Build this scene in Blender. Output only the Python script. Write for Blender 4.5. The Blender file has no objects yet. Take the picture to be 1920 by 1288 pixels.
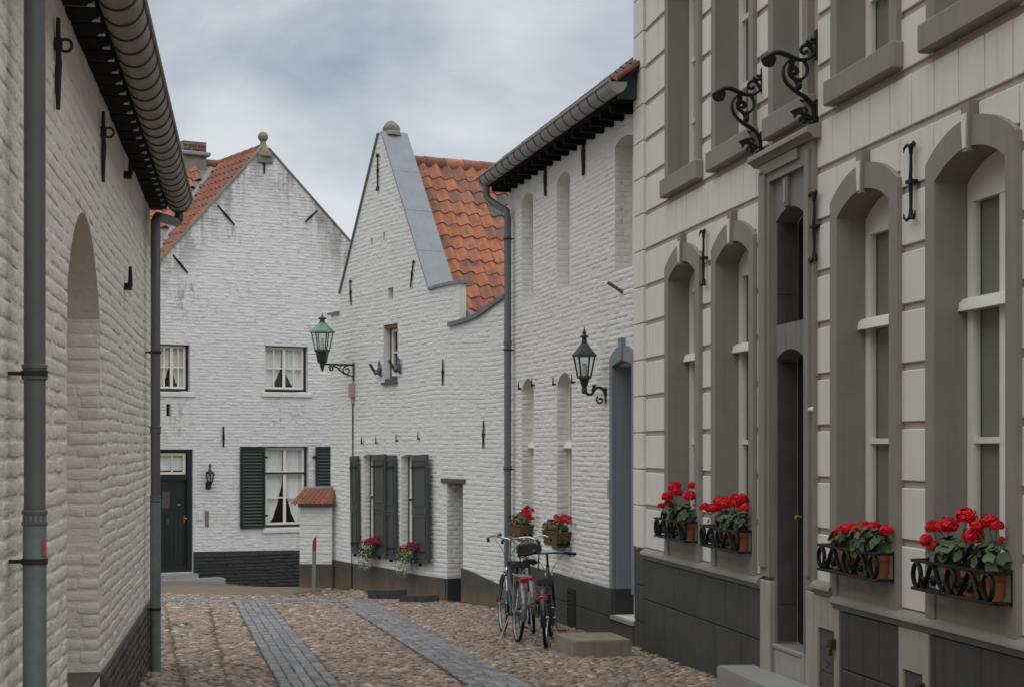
import bpy, bmesh, math, random
from mathutils import Vector, Matrix, Euler, noise as mnoise
from mathutils.geometry import tessellate_polygon
R = math.radians
rng = random.Random(11)
scene = bpy.context.scene
COL = scene.collection

# ------------------------------------------------------------------ camera
FPX = 3200.0            # focal length in photo pixels (photo 1920 wide)
CX, HY = 960.0, 838.0   # principal column and horizon row of the photo
EYE = 2.24              # eye above the street at twenty metres
cam = bpy.data.cameras.new('camera'); camo = bpy.data.objects.new('camera', cam); COL.objects.link(camo)
camo.location = (0, 0, EYE); camo.rotation_euler = (R(90), 0, 0)
cam.sensor_width = 36.0; cam.lens = FPX / 1920 * 36.0
cam.shift_y = (HY - 644.0) / 1920.0
cam.clip_start = 0.1; cam.clip_end = 1500
scene.camera = camo

# ------------------------------------------------------------------ world, sun, exposure
SUN_EL, SUN_AZ = R(76), R(160)   # compass-like: direction the light comes from (behind the viewer)
w = bpy.data.worlds.new("World"); scene.world = w; w.use_nodes = True
nt = w.node_tree; nt.nodes.clear()
N = nt.nodes.new; L_ = nt.links.new
out = N('ShaderNodeOutputWorld'); bg = N('ShaderNodeBackground'); bg.inputs['Strength'].default_value = 0.1
sky = N('ShaderNodeTexSky'); sky.sky_type = 'NISHITA'; sky.sun_disc = False
sky.sun_elevation = SUN_EL; sky.sun_rotation = SUN_AZ
tc = N('ShaderNodeTexCoord'); sep = N('ShaderNodeSeparateXYZ'); L_(tc.outputs['Generated'], sep.inputs[0])
dv = N('ShaderNodeVectorMath'); dv.operation = 'MULTIPLY'; dv.inputs[1].default_value = (1, 1, 1.7)
L_(tc.outputs['Generated'], dv.inputs[0])
n1 = N('ShaderNodeTexNoise'); n1.inputs['Scale'].default_value = 5.2; n1.inputs['Detail'].default_value = 7; n1.inputs['Roughness'].default_value = 0.52
n1.inputs['Distortion'].default_value = 0.35
off = N('ShaderNodeVectorMath'); off.operation = 'ADD'; off.inputs[1].default_value = (0.62, 0.2, 2.31)
L_(dv.outputs[0], off.inputs[0]); L_(off.outputs[0], n1.inputs['Vector'])
rp = N('ShaderNodeValToRGB'); cr = rp.color_ramp
cr.elements[0].position = 0.40; cr.elements[0].color = (0.33, 0.385, 0.445, 1)
cr.elements[1].position = 0.68; cr.elements[1].color = (0.72, 0.735, 0.75, 1)
e = cr.elements.new(0.5); e.color = (0.47, 0.515, 0.56, 1)
hz = N('ShaderNodeMapRange'); hz.interpolation_type = 'SMOOTHSTEP'; L_(sep.outputs['Z'], hz.inputs[0])
hz.inputs[1].default_value = 0.24; hz.inputs[2].default_value = 0.08; hz.inputs[3].default_value = 0.0; hz.inputs[4].default_value = 0.22
hs_ = N('ShaderNodeMath'); hs_.operation = 'ADD'; L_(n1.outputs['Fac'], hs_.inputs[0]); L_(hz.outputs[0], hs_.inputs[1])
L_(hs_.outputs[0], rp.inputs[0])
sc10 = N('ShaderNodeVectorMath'); sc10.operation = 'SCALE'; sc10.inputs['Scale'].default_value = 4.9
L_(rp.outputs[0], sc10.inputs[0])
mx = N('ShaderNodeMix'); mx.data_type = 'RGBA'; mx.inputs[0].default_value = 0.9
L_(sky.outputs[0], mx.inputs[6]); L_(sc10.outputs[0], mx.inputs[7])
L_(mx.outputs[2], bg.inputs['Color']); L_(bg.outputs[0], out.inputs[0])

sl = bpy.data.lights.new('sun', 'SUN'); so = bpy.data.objects.new('sun', sl); COL.objects.link(so)
sl.energy = 1.5; sl.angle = R(110); sl.color = (1.0, 0.965, 0.92)
# light travels from azimuth SUN_AZ (clockwise from +Y) and elevation SUN_EL
sd = Vector((math.sin(SUN_AZ) * math.cos(SUN_EL), math.cos(SUN_AZ) * math.cos(SUN_EL), math.sin(SUN_EL)))
so.rotation_euler = sd.to_track_quat('Z', 'Y').to_euler(); so.location = (0, -6, 14)
vs = scene.view_settings
vs.view_transform = 'Standard'; vs.look = 'None'; vs.gamma = 1; vs.exposure = 1.0; vs.use_curve_mapping = False
scene.cycles.max_bounces = 6; scene.cycles.use_denoising = True

# ------------------------------------------------------------------ frames and pixels
def _ss(t): t = min(1.0, max(0.0, t)); return t * t * (3 - 2 * t)
def ground(x, y): return EYE - 1.7 - 0.027 * y - 0.30 * _ss((x + 6.9) / 2.8) * _ss((y - 30.6) / 4.2)

def proj(p):
    return CX + FPX * p[0] / p[1], HY - FPX * (p[2] - EYE) / p[1]

def gpt(px, py):
    """the street point seen at a photo pixel"""
    Y = 1.7 / ((py - HY) / FPX - 0.027)
    return (px - CX) / FPX * Y, Y

class Fr:
    """a wall plane: u runs along it to the viewer's right, d into the wall, z up (absolute)"""
    def __init__(s, X0, Y0, ux, uy):
        n = math.hypot(ux, uy); s.X0, s.Y0, s.ux, s.uy = X0, Y0, ux / n, uy / n
        s.vx, s.vy = -s.uy, s.ux
        s.ang = math.atan2(s.uy, s.ux)
    def u(s, px, d=0.0):
        k = (px - CX) / FPX; ox = s.X0 + s.vx * d; oy = s.Y0 + s.vy * d
        return (k * oy - ox) / (s.ux - k * s.uy)
    def uY(s, Y): return (Y - s.Y0) / s.uy
    def Y(s, u, d=0.0): return s.Y0 + s.uy * u + s.vy * d
    def z(s, px, py, d=0.0): return EYE - (py - HY) / FPX * s.Y(s.u(px, d), d)
    def uz(s, px, py, d=0.0): return (s.u(px, d), s.z(px, py, d))
    def P(s, u, d, z): return Vector((s.X0 + s.ux * u + s.vx * d, s.Y0 + s.uy * u + s.vy * d, z))
    def g(s, u, d=0.0):
        p = s.P(u, d, 0); return ground(p.x, p.y)

# ------------------------------------------------------------------ object helpers
def link(o, parent=None):
    COL.objects.link(o)
    if parent: o.parent = parent
    return o
def tag(o, label=None, cat=None, group=None, kind=None):
    if label: o['label'] = label
    if cat: o['category'] = cat
    if group: o['group'] = group
    if kind: o['kind'] = kind
    return o
def thing(name, label, cat, loc=(0, 0, 0), rz=0.0, group=None, rot=None):
    o = link(bpy.data.objects.new(name, None)); o.location = loc
    o.rotation_euler = rot if rot else (0, 0, rz); o.empty_display_size = 0.2
    return tag(o, label, cat, group)
def house(fr, name, label, cat='house'):
    return thing(name, label, cat, (fr.X0, fr.Y0, 0), fr.ang)
def at(fr, u, d, z, name, label, cat, group=None, turn=0.0):
    return thing(name, label, cat, fr.P(u, d, z), fr.ang + turn, group)

class MB:
    def __init__(s): s.v = []; s.f = []
    def add(s, vs_, fs_):
        b = len(s.v); s.v += [tuple(p) for p in vs_]; s.f += [tuple(b + i for i in q) for q in fs_]; return s
    def box(s, x0, x1, y0, y1, z0, z1, c=0.0):
        if x0 > x1: x0, x1 = x1, x0
        if y0 > y1: y0, y1 = y1, y0
        if z0 > z1: z0, z1 = z1, z0
        if c <= 0:
            v = [(x, y, z) for x in (x0, x1) for y in (y0, y1) for z in (z0, z1)]
            return s.add(v, [(0, 1, 3, 2), (4, 6, 7, 5), (0, 4, 5, 1), (2, 3, 7, 6), (0, 2, 6, 4), (1, 5, 7, 3)])
        # chamfered box: three axis faces per corner
        v = []; idx = {}
        for i, x in enumerate((x0, x1)):
            for j, y in enumerate((y0, y1)):
                for k, z in enumerate((z0, z1)):
                    sx, sy, sz = (1 - 2 * i) * c, (1 - 2 * j) * c, (1 - 2 * k) * c
                    idx[i, j, k] = len(v)
                    v += [(x, y + sy, z + sz), (x + sx, y, z + sz), (x + sx, y + sy, z)]
        f = []
        for i in (0, 1):
            f.append([idx[i, j, k] for j, k in ((0, 0), (1, 0), (1, 1), (0, 1))])
            f.append([idx[j, i, k] + 1 for j, k in ((0, 0), (1, 0), (1, 1), (0, 1))])
            f.append([idx[j, k, i] + 2 for j, k in ((0, 0), (1, 0), (1, 1), (0, 1))])
        for a in (0, 1):
            for b in (0, 1):
                f.append([idx[a, b, 0], idx[a, b, 1], idx[a, b, 1] + 1, idx[a, b, 0] + 1])
                f.append([idx[a, 0, b], idx[a, 1, b], idx[a, 1, b] + 2, idx[a, 0, b] + 2])
                f.append([idx[0, a, b] + 1, idx[1, a, b] + 1, idx[1, a, b] + 2, idx[0, a, b] + 2])
        for q in idx.values(): f.append([q, q + 1, q + 2])
        return s.add(v, f)
    def prism(s, poly, d0, d1, caps=True):
        """poly of (u,z), extruded along d"""
        n = len(poly); v = [(u, d0, z) for u, z in poly] + [(u, d1, z) for u, z in poly]
        f = [(i, (i + 1) % n, n + (i + 1) % n, n + i) for i in range(n)]
        if caps:
            for t in tessellate_polygon([[Vector((u, z, 0)) for u, z in poly]]):
                f.append(tuple(t)); f.append(tuple(n + i for i in reversed(t)))
        return s.add(v, f)
    def ring(s, outer, inner, d0, d1, closed=False):
        n = len(outer)
        v = [(u, d0, z) for u, z in outer] + [(u, d0, z) for u, z in inner] + [(u, d1, z) for u, z in outer] + [(u, d1, z) for u, z in inner]
        f = []
        for i in range(n if closed else n - 1):
            j = (i + 1) % n
            f += [(i, j, n + j, n + i), (2 * n + i, 3 * n + i, 3 * n + j, 2 * n + j), (i, 2 * n + i, 2 * n + j, j), (n + i, n + j, 3 * n + j, 3 * n + i)]
        if not closed:
            f += [(0, n, 3 * n, 2 * n), (n - 1, 3 * n - 1, 4 * n - 1, 2 * n - 1)]
        return s.add(v, f)
    def sheet(s, outer, holes, d):
        polys = [[Vector((u, z, 0)) for u, z in q] for q in [outer] + holes]
        flat = [p for q in polys for p in q]
        return s.add([(p.x, d, p.y) for p in flat], [tuple(t) for t in tessellate_polygon(polys)])
    def rim(s, poly, d0, d1, closed=True):
        n = len(poly); v = [(u, d0, z) for u, z in poly] + [(u, d1, z) for u, z in poly]
        return s.add(v, [(i, (i + 1) % n, n + (i + 1) % n, n + i) for i in range(n if closed else n - 1)])
    def tube(s, pts, r, n=6, cap=True, flat=1.0, closed=False):
        pts = [Vector(p) for p in pts]; m = len(pts)
        rr = r if isinstance(r, (list, tuple)) else [r] * m
        T = []
        for i in range(m):
            a = pts[(i - 1) % m] if (closed or i > 0) else pts[0]; b = pts[(i + 1) % m] if (closed or i < m - 1) else pts[-1]
            t = (b - a); T.append(t.normalized() if t.length > 1e-9 else Vector((0, 0, 1)))
        up = Vector((0, 0, 1)) if abs(T[0].z) < 0.9 else Vector((1, 0, 0))
        X = (up - T[0] * up.dot(T[0])).normalized(); v = []
        for i in range(m):
            X = X - T[i] * X.dot(T[i])
            if X.length < 1e-6: X = T[i].orthogonal()
            X.normalize(); Yv = T[i].cross(X)
            for k in range(n):
                a = 2 * math.pi * (k + 0.5) / n
                v.append(pts[i] + X * (math.cos(a) * rr[i]) + Yv * (math.sin(a) * rr[i] * flat))
        f = []
        for i in range(m if closed else m - 1):
            for k in range(n):
                a, b = i * n + k, i * n + (k + 1) % n; j = (i + 1) % m
                f.append((a, b, j * n + (k + 1) % n, j * n + k))
        if cap and not closed: f += [tuple(range(n - 1, -1, -1)), tuple((m - 1) * n + k for k in range(n))]
        return s.add(v, f)
    def lathe(s, c, prof, n=12, axis=(0, 0, 1), squash=1.0, ph=0.0):
        ax = Vector(axis).normalized(); X = ax.orthogonal().normalized() if abs(ax.z) < 0.99 else Vector((1, 0, 0)); Yv = ax.cross(X)
        c = Vector(c); v = []; f = []
        for r_, h in prof:
            for k in range(n):
                a = 2 * math.pi * k / n + ph
                v.append(c + ax * h + X * (math.cos(a) * r_) + Yv * (math.sin(a) * r_ * squash))
        for i in range(len(prof) - 1):
            for k in range(n):
                f.append((i * n + k, i * n + (k + 1) % n, (i + 1) * n + (k + 1) % n, (i + 1) * n + k))
        f += [tuple(range(n - 1, -1, -1)), tuple((len(prof) - 1) * n + k for k in range(n))]
        return s.add(v, f)
    def xf(s, M):
        s.v = [tuple(M @ Vector(p)) for p in s.v]; return s
    def mesh(s, name, mat, smooth=None, fix=True):
        me = bpy.data.meshes.new(name); me.from_pydata(s.v, [], s.f)
        if fix and len(s.f) < 30000:
            b = bmesh.new(); b.from_mesh(me); bmesh.ops.recalc_face_normals(b, faces=b.faces); b.to_mesh(me); b.free()
        me.materials.append(mat)
        if smooth is not None:
            me.shade_smooth()
            if smooth < 180: me.set_sharp_from_angle(angle=R(smooth))
        me.update(); return me
    def build(s, name, mat, parent=None, smooth=None, kind=None, fix=True):
        o = link(bpy.data.objects.new(name, s.mesh(name, mat, smooth, fix)), parent)
        if kind: o['kind'] = kind
        return o

def inst(name, me, parent, M):
    o = link(bpy.data.objects.new(name, me), parent); o.matrix_basis = M; return o

def arc(u0, u1, zs, rise, n=14):
    """points from (u0,zs) over the crown to (u1,zs)"""
    w_ = abs(u1 - u0) / 2; c = (u0 + u1) / 2
    if rise < 1e-4: return [(u0, zs), (u1, zs)]
    if rise > w_:
        return [(c - math.cos(math.pi * i / n) * (c - u0), zs + rise * math.sin(math.pi * i / n)) for i in range(n + 1)]
    r = (w_ * w_ + rise * rise) / (2 * rise); a = math.asin(min(1, w_ / r)); sg = 1 if u1 > u0 else -1
    return [(c + sg * r * math.sin(-a + 2 * a * i / n), zs + rise - r + r * math.cos(-a + 2 * a * i / n)) for i in range(n + 1)]
def arched(u0, u1, z0, zs, rise, n=14):
    return [(u0, z0)] + arc(u0, u1, zs, rise, n) + [(u1, z0)]
def rect(u0, u1, z0, z1): return [(u0, z0), (u0, z1), (u1, z1), (u1, z0)]
def spiral(cx, cy, r0, r1, a0, turns, n=18):
    return [(cx + (r0 + (r1 - r0) * i / n) * math.cos(a0 + turns * 2 * math.pi * i / n), cy + (r0 + (r1 - r0) * i / n) * math.sin(a0 + turns * 2 * math.pi * i / n)) for i in range(n + 1)]
def smooth_pts(pts, k=3):
    """Catmull-Rom through the points"""
    P = [Vector(p) for p in pts]; out_ = []
    for i in range(len(P) - 1):
        p0 = P[max(i - 1, 0)]; p1 = P[i]; p2 = P[i + 1]; p3 = P[min(i + 2, len(P) - 1)]
        for j in range(k):
            t = j / k
            out_.append(0.5 * ((2 * p1) + (p2 - p0) * t + (2 * p0 - 5 * p1 + 4 * p2 - p3) * t * t + (3 * p1 - p0 - 3 * p2 + p3) * t ** 3))
    return out_ + [P[-1]]

# ------------------------------------------------------------------ materials
def nodes(name):
    m = bpy.data.materials.new(name); m.use_nodes = True; t = m.node_tree
    return m, t, t.nodes['Principled BSDF']
def mixc(t, fac, a, b, mode='MIX'):
    n = t.nodes.new('ShaderNodeMix'); n.data_type = 'RGBA'; n.blend_type = mode
    for k, val in ((0, fac), (6, a), (7, b)):
        if hasattr(val, 'is_output'): t.links.new(val, n.inputs[k])
        elif k == 0: n.inputs[0].default_value = val
        else: n.inputs[k].default_value = (*val, 1) if len(val) == 3 else val
    return n.outputs[2]
def math_(t, op, a, b=0.0, clamp=False):
    n = t.nodes.new('ShaderNodeMath'); n.operation = op; n.use_clamp = clamp
    for k, val in ((0, a), (1, b)):
        if hasattr(val, 'is_output'): t.links.new(val, n.inputs[k])
        else: n.inputs[k].default_value = val
    return n.outputs[0]
def smoothstep(t, x, a, b):
    n = t.nodes.new('ShaderNodeMapRange'); n.interpolation_type = 'SMOOTHSTEP'
    t.links.new(x, n.inputs[0]); n.inputs[1].default_value = a; n.inputs[2].default_value = b
    return n.outputs[0]
def pos(t, scale=(1, 1, 1)):
    g = t.nodes.new('ShaderNodeNewGeometry'); v = t.nodes.new('ShaderNodeVectorMath'); v.operation = 'MULTIPLY'
    v.inputs[1].default_value = scale; t.links.new(g.outputs['Position'], v.inputs[0]); return v.outputs[0]
def objpos(t, ob):
    g = t.nodes.new('ShaderNodeTexCoord'); g.object = ob; return g.outputs['Object']
def noise(t, vec, scale, detail=4, rough=0.55, dist=0.0):
    n = t.nodes.new('ShaderNodeTexNoise'); n.inputs['Scale'].default_value = scale; n.inputs['Detail'].default_value = detail
    n.inputs['Roughness'].default_value = rough; n.inputs['Distortion'].default_value = dist; t.links.new(vec, n.inputs['Vector']); return n.outputs['Fac']
def ramp(t, fac, stops):
    n = t.nodes.new('ShaderNodeValToRGB'); c = n.color_ramp; t.links.new(fac, n.inputs[0])
    c.elements[0].position, c.elements[0].color = stops[0][0], (*stops[0][1], 1)
    c.elements[1].position, c.elements[1].color = stops[-1][0], (*stops[-1][1], 1)
    for p, q in stops[1:-1]: c.elements.new(p).color = (*q, 1)
    return n.outputs[0]
def rnd(t):
    """a random value per object and per loose piece"""
    g = t.nodes.new('ShaderNodeNewGeometry'); o = t.nodes.new('ShaderNodeObjectInfo')
    return math_(t, 'FRACT', math_(t, 'ADD', g.outputs['Random Per Island'], o.outputs['Random']))
def bump(t, b, h, strength, dist=0.01):
    n = t.nodes.new('ShaderNodeBump'); n.inputs['Strength'].default_value = strength; n.inputs['Distance'].default_value = dist
    t.links.new(h, n.inputs['Height']); t.links.new(n.outputs[0], b.inputs['Normal']); return n
def scaled(c, k): return tuple(min(1, x * k) for x in c)

def plain(name, col, rough=0.6, metal=0.0, var=0.25, scale=6.0, bstr=0.15, bscale=60, spec=0.5, streak=0.0, rand=0.0):
    m, t, b = nodes(name); p = pos(t)
    f = noise(t, p, scale, 5)
    c = mixc(t, f, scaled(col, 1 - var), scaled(col, 1 + var))
    if streak:
        s_ = smoothstep(t, noise(t, pos(t, (14, 14, 0.8)), 1.0, 4), 0.48, 0.75)
        c = mixc(t, math_(t, 'MULTIPLY', s_, streak), c, scaled(col, 0.45))
    if rand:
        r_ = rnd(t); c = mixc(t, math_(t, 'MULTIPLY', r_, rand), c, scaled(col, 0.35))
    t.links.new(c, b.inputs['Base Color'])
    b.inputs['Metallic'].default_value = metal; b.inputs['Specular IOR Level'].default_value = spec
    ro = math_(t, 'ADD', math_(t, 'MULTIPLY', noise(t, p, scale * 3, 3), 0.25), rough - 0.12, True); t.links.new(ro, b.inputs['Roughness'])
    if bstr: bump(t, b, noise(t, p, bscale, 4), bstr, 0.004)
    return m

def whitewash(name, col, dirt=0.35, dirtcol=(0.30, 0.28, 0.25), bscale=26, bstr=0.55, fine=True, drip=0.0):
    """many coats of lime paint over brick"""
    m, t, b = nodes(name); p = pos(t)
    big = noise(t, p, 0.9, 5, 0.6); mid = noise(t, p, 7, 5, 0.65)
    c = mixc(t, big, scaled(col, 0.93), scaled(col, 1.05))
    c = mixc(t, math_(t, 'MULTIPLY', smoothstep(t, mid, 0.5, 0.8), dirt), c, dirtcol)
    # hairline flakes
    fl = smoothstep(t, noise(t, pos(t, (1, 1, 2.2)), 19, 4, 0.7), 0.66, 0.74)
    c = mixc(t, math_(t, 'MULTIPLY', fl, dirt * 1.2), c, scaled(dirtcol, 0.8))
    if drip:
        s_ = smoothstep(t, noise(t, pos(t, (9, 9, 0.55)), 1.0, 5, 0.6), 0.5, 0.78)
        c = mixc(t, math_(t, 'MULTIPLY', s_, drip), c, scaled(dirtcol, 0.9))
    t.links.new(c, b.inputs['Base Color']); b.inputs['Roughness'].default_value = 0.82; b.inputs['Specular IOR Level'].default_value = 0.3
    h = math_(t, 'ADD', noise(t, pos(t, (.6, .6, 1.3)), bscale * .55, 6, 0.62), math_(t, 'MULTIPLY', noise(t, p, bscale * 4, 3), 0.3))
    bump(t, b, h, bstr, 0.020)
    m['c'] = 1; return m

def glass(name, tint=(0.93, 0.95, 0.94)):
    m = bpy.data.materials.new(name); m.use_nodes = True; t = m.node_tree; t.nodes.clear()
    o = t.nodes.new('ShaderNodeOutputMaterial'); tr = t.nodes.new('ShaderNodeBsdfTransparent'); gl = t.nodes.new('ShaderNodeBsdfGlossy')
    tr.inputs[0].default_value = (*tint, 1); gl.inputs['Roughness'].default_value = 0.03; gl.inputs[0].default_value = (0.9, 0.93, 0.95, 1)
    lw = t.nodes.new('ShaderNodeLayerWeight'); lw.inputs[0].default_value = 0.5
    fz = math_(t, 'ADD', math_(t, 'MULTIPLY', math_(t, 'POWER', lw.outputs['Facing'], 5.0), 0.92), 0.05, True)
    ns = noise(t, pos(t), 3.0, 2); bp = t.nodes.new('ShaderNodeBump'); bp.inputs['Strength'].default_value = 0.12; bp.inputs['Distance'].default_value = 0.02
    t.links.new(ns, bp.inputs['Height']); t.links.new(bp.outputs[0], gl.inputs['Normal'])
    mx_ = t.nodes.new('ShaderNodeMixShader'); t.links.new(fz, mx_.inputs[0]); t.links.new(tr.outputs[0], mx_.inputs[1]); t.links.new(gl.outputs[0], mx_.inputs[2])
    t.links.new(mx_.outputs[0], o.inputs[0]); return m

M = {}
M['white_l'] = whitewash('cream whitewash', (0.80, 0.77, 0.71), 0.30, bscale=34, bstr=.7)
M['white_r'] = whitewash('warm whitewash', (0.71, 0.695, 0.655), 0.22)
M['white_m'] = whitewash('fresh whitewash', (0.69, 0.69, 0.67), 0.18)
M['stone_paint'] = plain('cream stone paint', (0.69, 0.66, 0.60), 0.7, 0, 0.07, 2.5, 0.25, 45, 0.3, 0.16)
M['taupe'] = plain('taupe stone paint', (0.25, 0.228, 0.20), 0.72, 0, 0.12, 4, 0.3, 60, 0.3, 0.18)
M['joint'] = plain('taupe joint paint', (0.42, 0.36, 0.31), 0.8, 0, 0.08, 3, 0.2, 60, 0.2)
M['plinth'] = plain('dark slab paint', (0.064, 0.064, 0.061), 0.75, 0, 0.35, 2.6, 0.4, 35, 0.3, 0.45)
M['plinth_black'] = plain('black tar paint', (0.035, 0.036, 0.038), 0.7, 0, 0.3, 4, 0.5, 30, 0.3)
def splash_mat():
    m, t, b = nodes('splashed plinth tar'); p = pos(t); s_ = t.nodes.new('ShaderNodeSeparateXYZ'); t.links.new(p, s_.inputs[0])
    h = math_(t, 'ADD', s_.outputs[2], math_(t, 'MULTIPLY', s_.outputs[1], 0.027)); h = math_(t, 'SUBTRACT', h, EYE - 1.7)
    h = math_(t, 'ADD', h, math_(t, 'MULTIPLY', math_(t, 'SUBTRACT', noise(t, pos(t, (5, 5, .8)), 1.0, 5, .6), 0.5), 0.5))
    c = mixc(t, noise(t, p, 5, 5), (0.060, 0.056, 0.051), (0.105, 0.094, 0.083))
    c = mixc(t, math_(t, 'MULTIPLY', smoothstep(t, h, 0.30, -0.02), .8), c, (0.20, 0.125, 0.070))
    t.links.new(c, b.inputs['Base Color']); b.inputs['Roughness'].default_value = 0.8; b.inputs['Specular IOR Level'].default_value = 0.3
    bump(t, b, noise(t, p, 30, 5), 0.5, .006); return m
M['plinth_splash'] = splash_mat()
M['plinth_brown'] = plain('brown black tar paint', (0.085, 0.072, 0.062), 0.75, 0, 0.3, 4, 0.5, 30, 0.3)
M['limestone'] = plain('weathered limestone', (0.36, 0.335, 0.30), 0.8, 0, 0.2, 5, 0.35, 30, 0.3, 0.55)
M['bluestone'] = plain('grey bluestone', (0.20, 0.195, 0.185), 0.7, 0, 0.22, 5, 0.35, 40, 0.4, 0.6)
M['bluestone_dark'] = plain('dark chiselled bluestone', (0.075, 0.071, 0.064), 0.75, 0, 0.3, 6, 0.6, 70, 0.3, 0.5)
M['bluegrey'] = plain('blue grey door paint', (0.20, 0.225, 0.25), 0.6, 0, 0.1, 3, 0.12, 50, 0.4, 0.2)
M['step'] = plain('worn step stone', (0.22, 0.195, 0.15), 0.8, 0, 0.45, 5, 0.7, 25, 0.3, 0.45)
M['step_grey'] = plain('pale grey step stone', (0.27, 0.27, 0.26), 0.7, 0, 0.18, 4, 0.35, 35, 0.4)
M['iron'] = plain('black wrought iron', (0.009, 0.010, 0.010), 0.55, 0.0, 0.3, 20, 0.3, 70, 0.25)
M['rust_iron'] = plain('rusty black iron', (0.028, 0.020, 0.017), 0.7, 0.0, 0.5, 12, 0.4, 60, 0.4)
M['white_wood'] = plain('white window paint', (0.74, 0.715, 0.66), 0.4, 0, 0.04, 5, 0.05, 60, 0.5)
M['cream_wood'] = plain('ivory window paint', (0.76, 0.72, 0.62), 0.45, 0, 0.05, 5, 0.05, 60, 0.5)
M['green_black'] = plain('black green gloss paint', (0.011, 0.019, 0.017), 0.35, 0, 0.2, 6, 0.05, 60, 0.5)
M['lamp_green'] = plain('dark green lamp paint', (0.010, 0.030, 0.022), 0.35, 0, 0.2, 8, 0.05, 60, 0.5)
M['verdigris'] = plain('pale green copper', (0.115, 0.225, 0.165), 0.55, 0, 0.15, 10, 0.1, 60, 0.5)
M['lamp_dark'] = plain('dark grey green lamp paint', (0.014, 0.022, 0.021), 0.4, 0, 0.2, 8, 0.05, 60, 0.5)
M['shutter_grey'] = plain('anthracite shutter paint', (0.052, 0.056, 0.056), 0.5, 0, 0.12, 4, 0.06, 60, 0.5)
M['board_green'] = plain('green bargeboard paint', (0.018, 0.045, 0.040), 0.5, 0, 0.15, 4, 0.1, 40, 0.5)
M['zinc'] = plain('weathered zinc', (0.28, 0.28, 0.27), 0.5, 0.35, 0.16, 5, 0.1, 40, 0.5)
M['zinc_brown'] = plain('brownish weathered zinc', (0.27, 0.24, 0.21), 0.5, 0.3, 0.2, 4, 0.1, 40, 0.5)
M['zinc_seam'] = plain('dark zinc seam', (0.07, 0.065, 0.06), 0.6, 0.3, 0.2, 5, 0.1, 40, 0.4)
M['lead'] = plain('blue grey lead sheet', (0.215, 0.24, 0.265), 0.6, 0.1, 0.15, 4, 0.15, 20, 0.4, 0.22)
M['lead_dark'] = plain('dark lead edge', (0.16, 0.17, 0.18), 0.6, 0.1, 0.15, 4, 0.15, 20, 0.4)
M['pipe'] = plain('grey green pipe paint', (0.115, 0.13, 0.13), 0.5, 0.1, 0.15, 8, 0.08, 60, 0.5, 0.25)
M['pipe_low'] = plain('galvanised pipe patina', (0.19, 0.235, 0.24), 0.5, 0.25, 0.3, 14, 0.12, 60, 0.5, 0.3)
M['tar'] = plain('black eaves paint', (0.010, 0.010, 0.010), 0.9, 0, 0.3, 6, 0.2, 40, 0.12)
M['mortar'] = plain('grey lime mortar', (0.21, 0.195, 0.175), 0.9, 0, 0.3, 8, 0.8, 25, 0.2)
M['stone_cap'] = plain('mossy cap stone', (0.20, 0.185, 0.15), 0.85, 0, 0.35, 9, 0.6, 25, 0.2)
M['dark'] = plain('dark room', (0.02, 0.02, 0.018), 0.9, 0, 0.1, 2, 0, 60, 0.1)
M['room'] = plain('grey green room tone', (0.40, 0.40, 0.33), 0.9, 0, 0.1, 2, 0, 60, 0.1)  # lightened to grey-green for the reflected tone of the tall windows
M['reflection_panel'] = plain('grey green reflected tone', (0.23, 0.235, 0.19), 0.9, 0, 0.1, 2, 0, 60, 0.1)  # even colour standing in for the grey-green reflection in the glass
M['curtain'] = plain('grey white lace', (0.80, 0.81, 0.82), 0.9, 0, 0.12, 9, 0.2, 120, 0.1)
M['chrome'] = plain('bicycle chrome', (0.55, 0.55, 0.55), 0.25, 1.0, 0.1, 8, 0, 60, 0.5)
M['alloy'] = plain('brushed alloy', (0.36, 0.37, 0.38), 0.4, 0.8, 0.1, 8, 0, 60, 0.5)
M['bike_blue'] = plain('steel blue bicycle enamel', (0.028, 0.038, 0.055), 0.3, 0.2, 0.1, 8, 0, 60, 0.5)
M['bike_silver'] = plain('silver bicycle enamel', (0.17, 0.175, 0.18), 0.35, 0.5, 0.1, 8, 0, 60, 0.5)
M['bike_black'] = plain('black bicycle enamel', (0.010, 0.011, 0.013), 0.3, 0.0, 0.1, 8, 0, 60, 0.5)
M['rubber'] = plain('black rubber', (0.016, 0.016, 0.016), 0.8, 0, 0.3, 10, 0.2, 80, 0.3)
M['leather'] = plain('dark brown leather', (0.035, 0.020, 0.016), 0.5, 0, 0.3, 10, 0.2, 80, 0.4)
M['red_lens'] = plain('red plastic lens', (0.42, 0.010, 0.014), 0.2, 0, 0.1, 8, 0, 60, 0.6)
M['amber'] = plain('amber pedal reflector', (0.45, 0.13, 0.03), 0.3, 0, 0.1, 8, 0, 60, 0.6)
M['white_plastic'] = plain('white plastic', (0.62, 0.62, 0.60), 0.4, 0, 0.05, 8, 0, 60, 0.5)
M['grey_plastic'] = plain('grey beige plastic', (0.33, 0.29, 0.23), 0.6, 0, 0.15, 8, 0.1, 60, 0.4)
M['post_grey'] = plain('grey post plastic', (0.20, 0.20, 0.195), 0.6, 0, 0.15, 8, 0.1, 60, 0.4)
M['post_red'] = plain('red post reflector', (0.40, 0.025, 0.02), 0.4, 0, 0.1, 8, 0.1, 60, 0.4)
M['brass'] = plain('brass', (0.55, 0.36, 0.10), 0.3, 0.9, 0.1, 8, 0, 60, 0.5)
M['orange'] = plain('orange sticker', (0.55, 0.10, 0.025), 0.5, 0, 0.25, 40, 0, 60, 0.4)
M['terracotta'] = plain('terracotta', (0.33, 0.115, 0.052), 0.8, 0, 0.18, 12, 0.2, 70, 0.3)
M['soil'] = plain('potting soil', (0.025, 0.018, 0.012), 0.95, 0, 0.3, 30, 0.5, 80, 0.1)
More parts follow.
